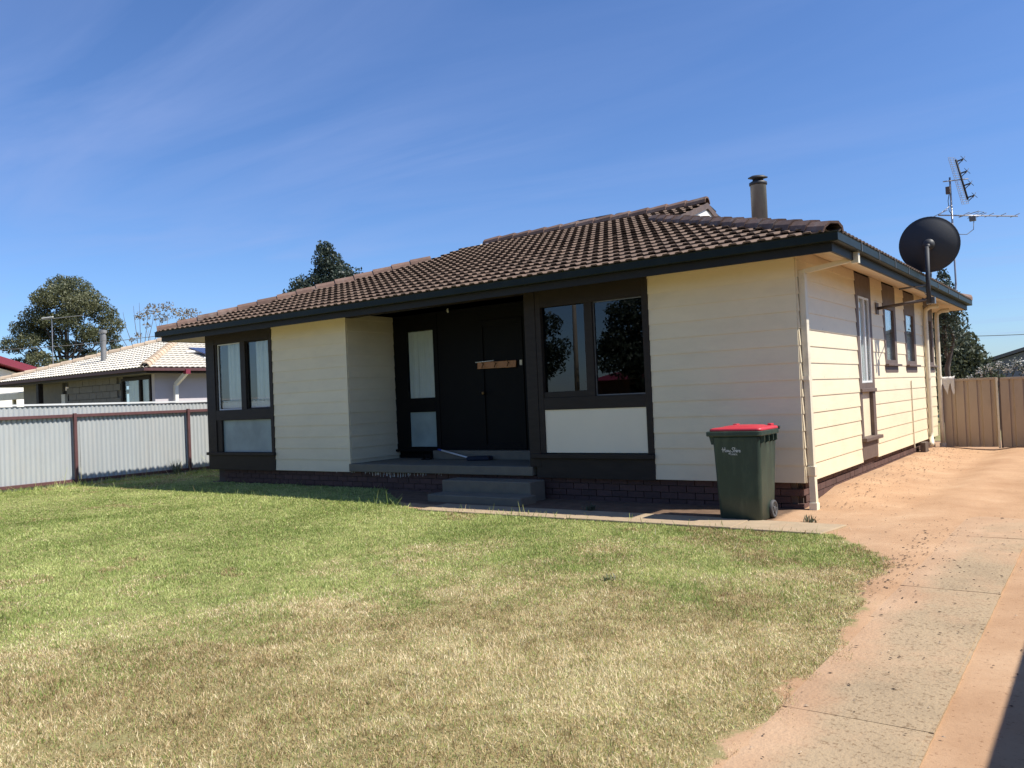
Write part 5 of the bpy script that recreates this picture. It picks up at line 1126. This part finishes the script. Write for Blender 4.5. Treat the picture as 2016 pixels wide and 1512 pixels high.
MB().add([(-29.6, -54.6, 2.5), (-13.4, -54.6, 2.5), (-13.4, -44.4, 2.5), (-29.6, -44.4, 2.5), (-24.5, -49.5, 4.2), (-18.5, -49.5, 4.2)], [(0, 1, 5, 4), (1, 2, 5), (2, 3, 4, 5), (3, 0, 4)]).build('roof', redroof_m, rr_, fix=False)
for x in (-26, -22, -17.5): MB().box(x, x + 1.4, -44.98, -44.94, 1.0, 2.1).build('window', glass_dark, rr_)

# ------------------------------------------------------------------ small litter
lm = MB(); sm_ = MB()
def chip(m_, x, y, s_, flat=0.4):
    z = float(hfun(x, y)); zz = (0.016 if 1.3 < x < 2.27 else 0.012) + z; a = random.uniform(0, 6.28); c2, s2 = math.cos(a), math.sin(a); l2, w2 = s_*random.uniform(0.8, 1.6), s_*random.uniform(0.4, 0.8)
    q = [(x + c2*l2, y + s2*l2, zz), (x - s2*w2, y + c2*w2, zz + s_*0.15), (x - c2*l2, y - s2*l2, zz), (x + s2*w2, y - c2*w2, zz), (x, y, zz + s_*flat)]
    m_.add(q, [(0, 1, 4), (1, 2, 4), (2, 3, 4), (3, 0, 4)])
for k in range(800):
    x = random.uniform(0.3, 3.3); y = random.choice((random.uniform(-8, 0), random.uniform(-3, 8)))
    if inside(np.array([x]), np.array([y]))[0]: continue
    chip(lm, x, y, random.uniform(0.004, 0.012)*(1.6 if random.random() < 0.08 else 1))
for k in range(420):
    y = random.uniform(0.2, 8.8); x = 0.08 + abs(random.gauss(0, 0.35)); chip(lm, x, y, random.uniform(0.006, 0.018))
for k in range(230):
    chip(lm, 1.40 + abs(random.gauss(0, 0.22)), random.gauss(-2.6, 0.9), random.uniform(0.005, 0.014)); 
for k in range(420):
    x = random.uniform(0.3, 3.3); y = random.uniform(-8, 8)
    if not inside(np.array([x]), np.array([y]))[0]: chip(sm_, x, y, random.uniform(0.003, 0.009), 0.7)
tag(lm.build('leaf_litter', debris_m, None, fix=False), 'dark scraps of leaf and bark scattered over the sand', 'leaf litter', kind='stuff')
tag(sm_.build('gravel', stone_m, None, fix=False), 'pale grit scattered over the sand', 'gravel', kind='stuff')
def weed(x, y, n_, h_, label, cat='weed'):
    z = float(hfun(x, y)); vs = []; fs = []
    for k in range(n_):
        a = random.uniform(0, 6.28); le = random.uniform(0.2, 0.9); hh = h_*random.uniform(0.5, 1.1); b0 = Vector((x + random.gauss(0, 0.03), y + random.gauss(0, 0.03), z)); d = Vector((math.cos(a)*math.sin(le), math.sin(a)*math.sin(le), math.cos(le)))*hh; s_ = Vector((-math.sin(a), math.cos(a), 0))*0.004
        i = len(vs); vs += [b0 - s_, b0 + s_, b0 + d*0.6 + s_*1.4, b0 + d*0.6 - s_*1.4, b0 + d - Vector((0, 0, 0.01))]; fs += [(i, i + 1, i + 2, i + 3), (i + 3, i + 2, i + 4)]
    me = MB().add(vs, fs).mesh('weed'); a_ = me.attributes.new('tint', 'FLOAT', 'POINT'); a_.data.foreach_set('value', np.clip(rng.normal(0.7, 0.25, len(vs)), 0, 1).astype(np.float32))
    tag(link('weed', me, leaf_grey), label, cat, 'weeds in the yard')
weed(0.30, -0.86, 34, 0.09, 'small grey weed growing in the sand behind the path end')
weed(-0.30, -4.15, 22, 0.07, 'small leafy weed standing alone in the dry lawn')
weed(-14.3, 0.9, 60, 0.38, 'tall dry weeds at the foot of the corrugated fence')
weed(-2.4, -0.85, 50, 0.12, 'low dark weed patch between path and brick plinth')
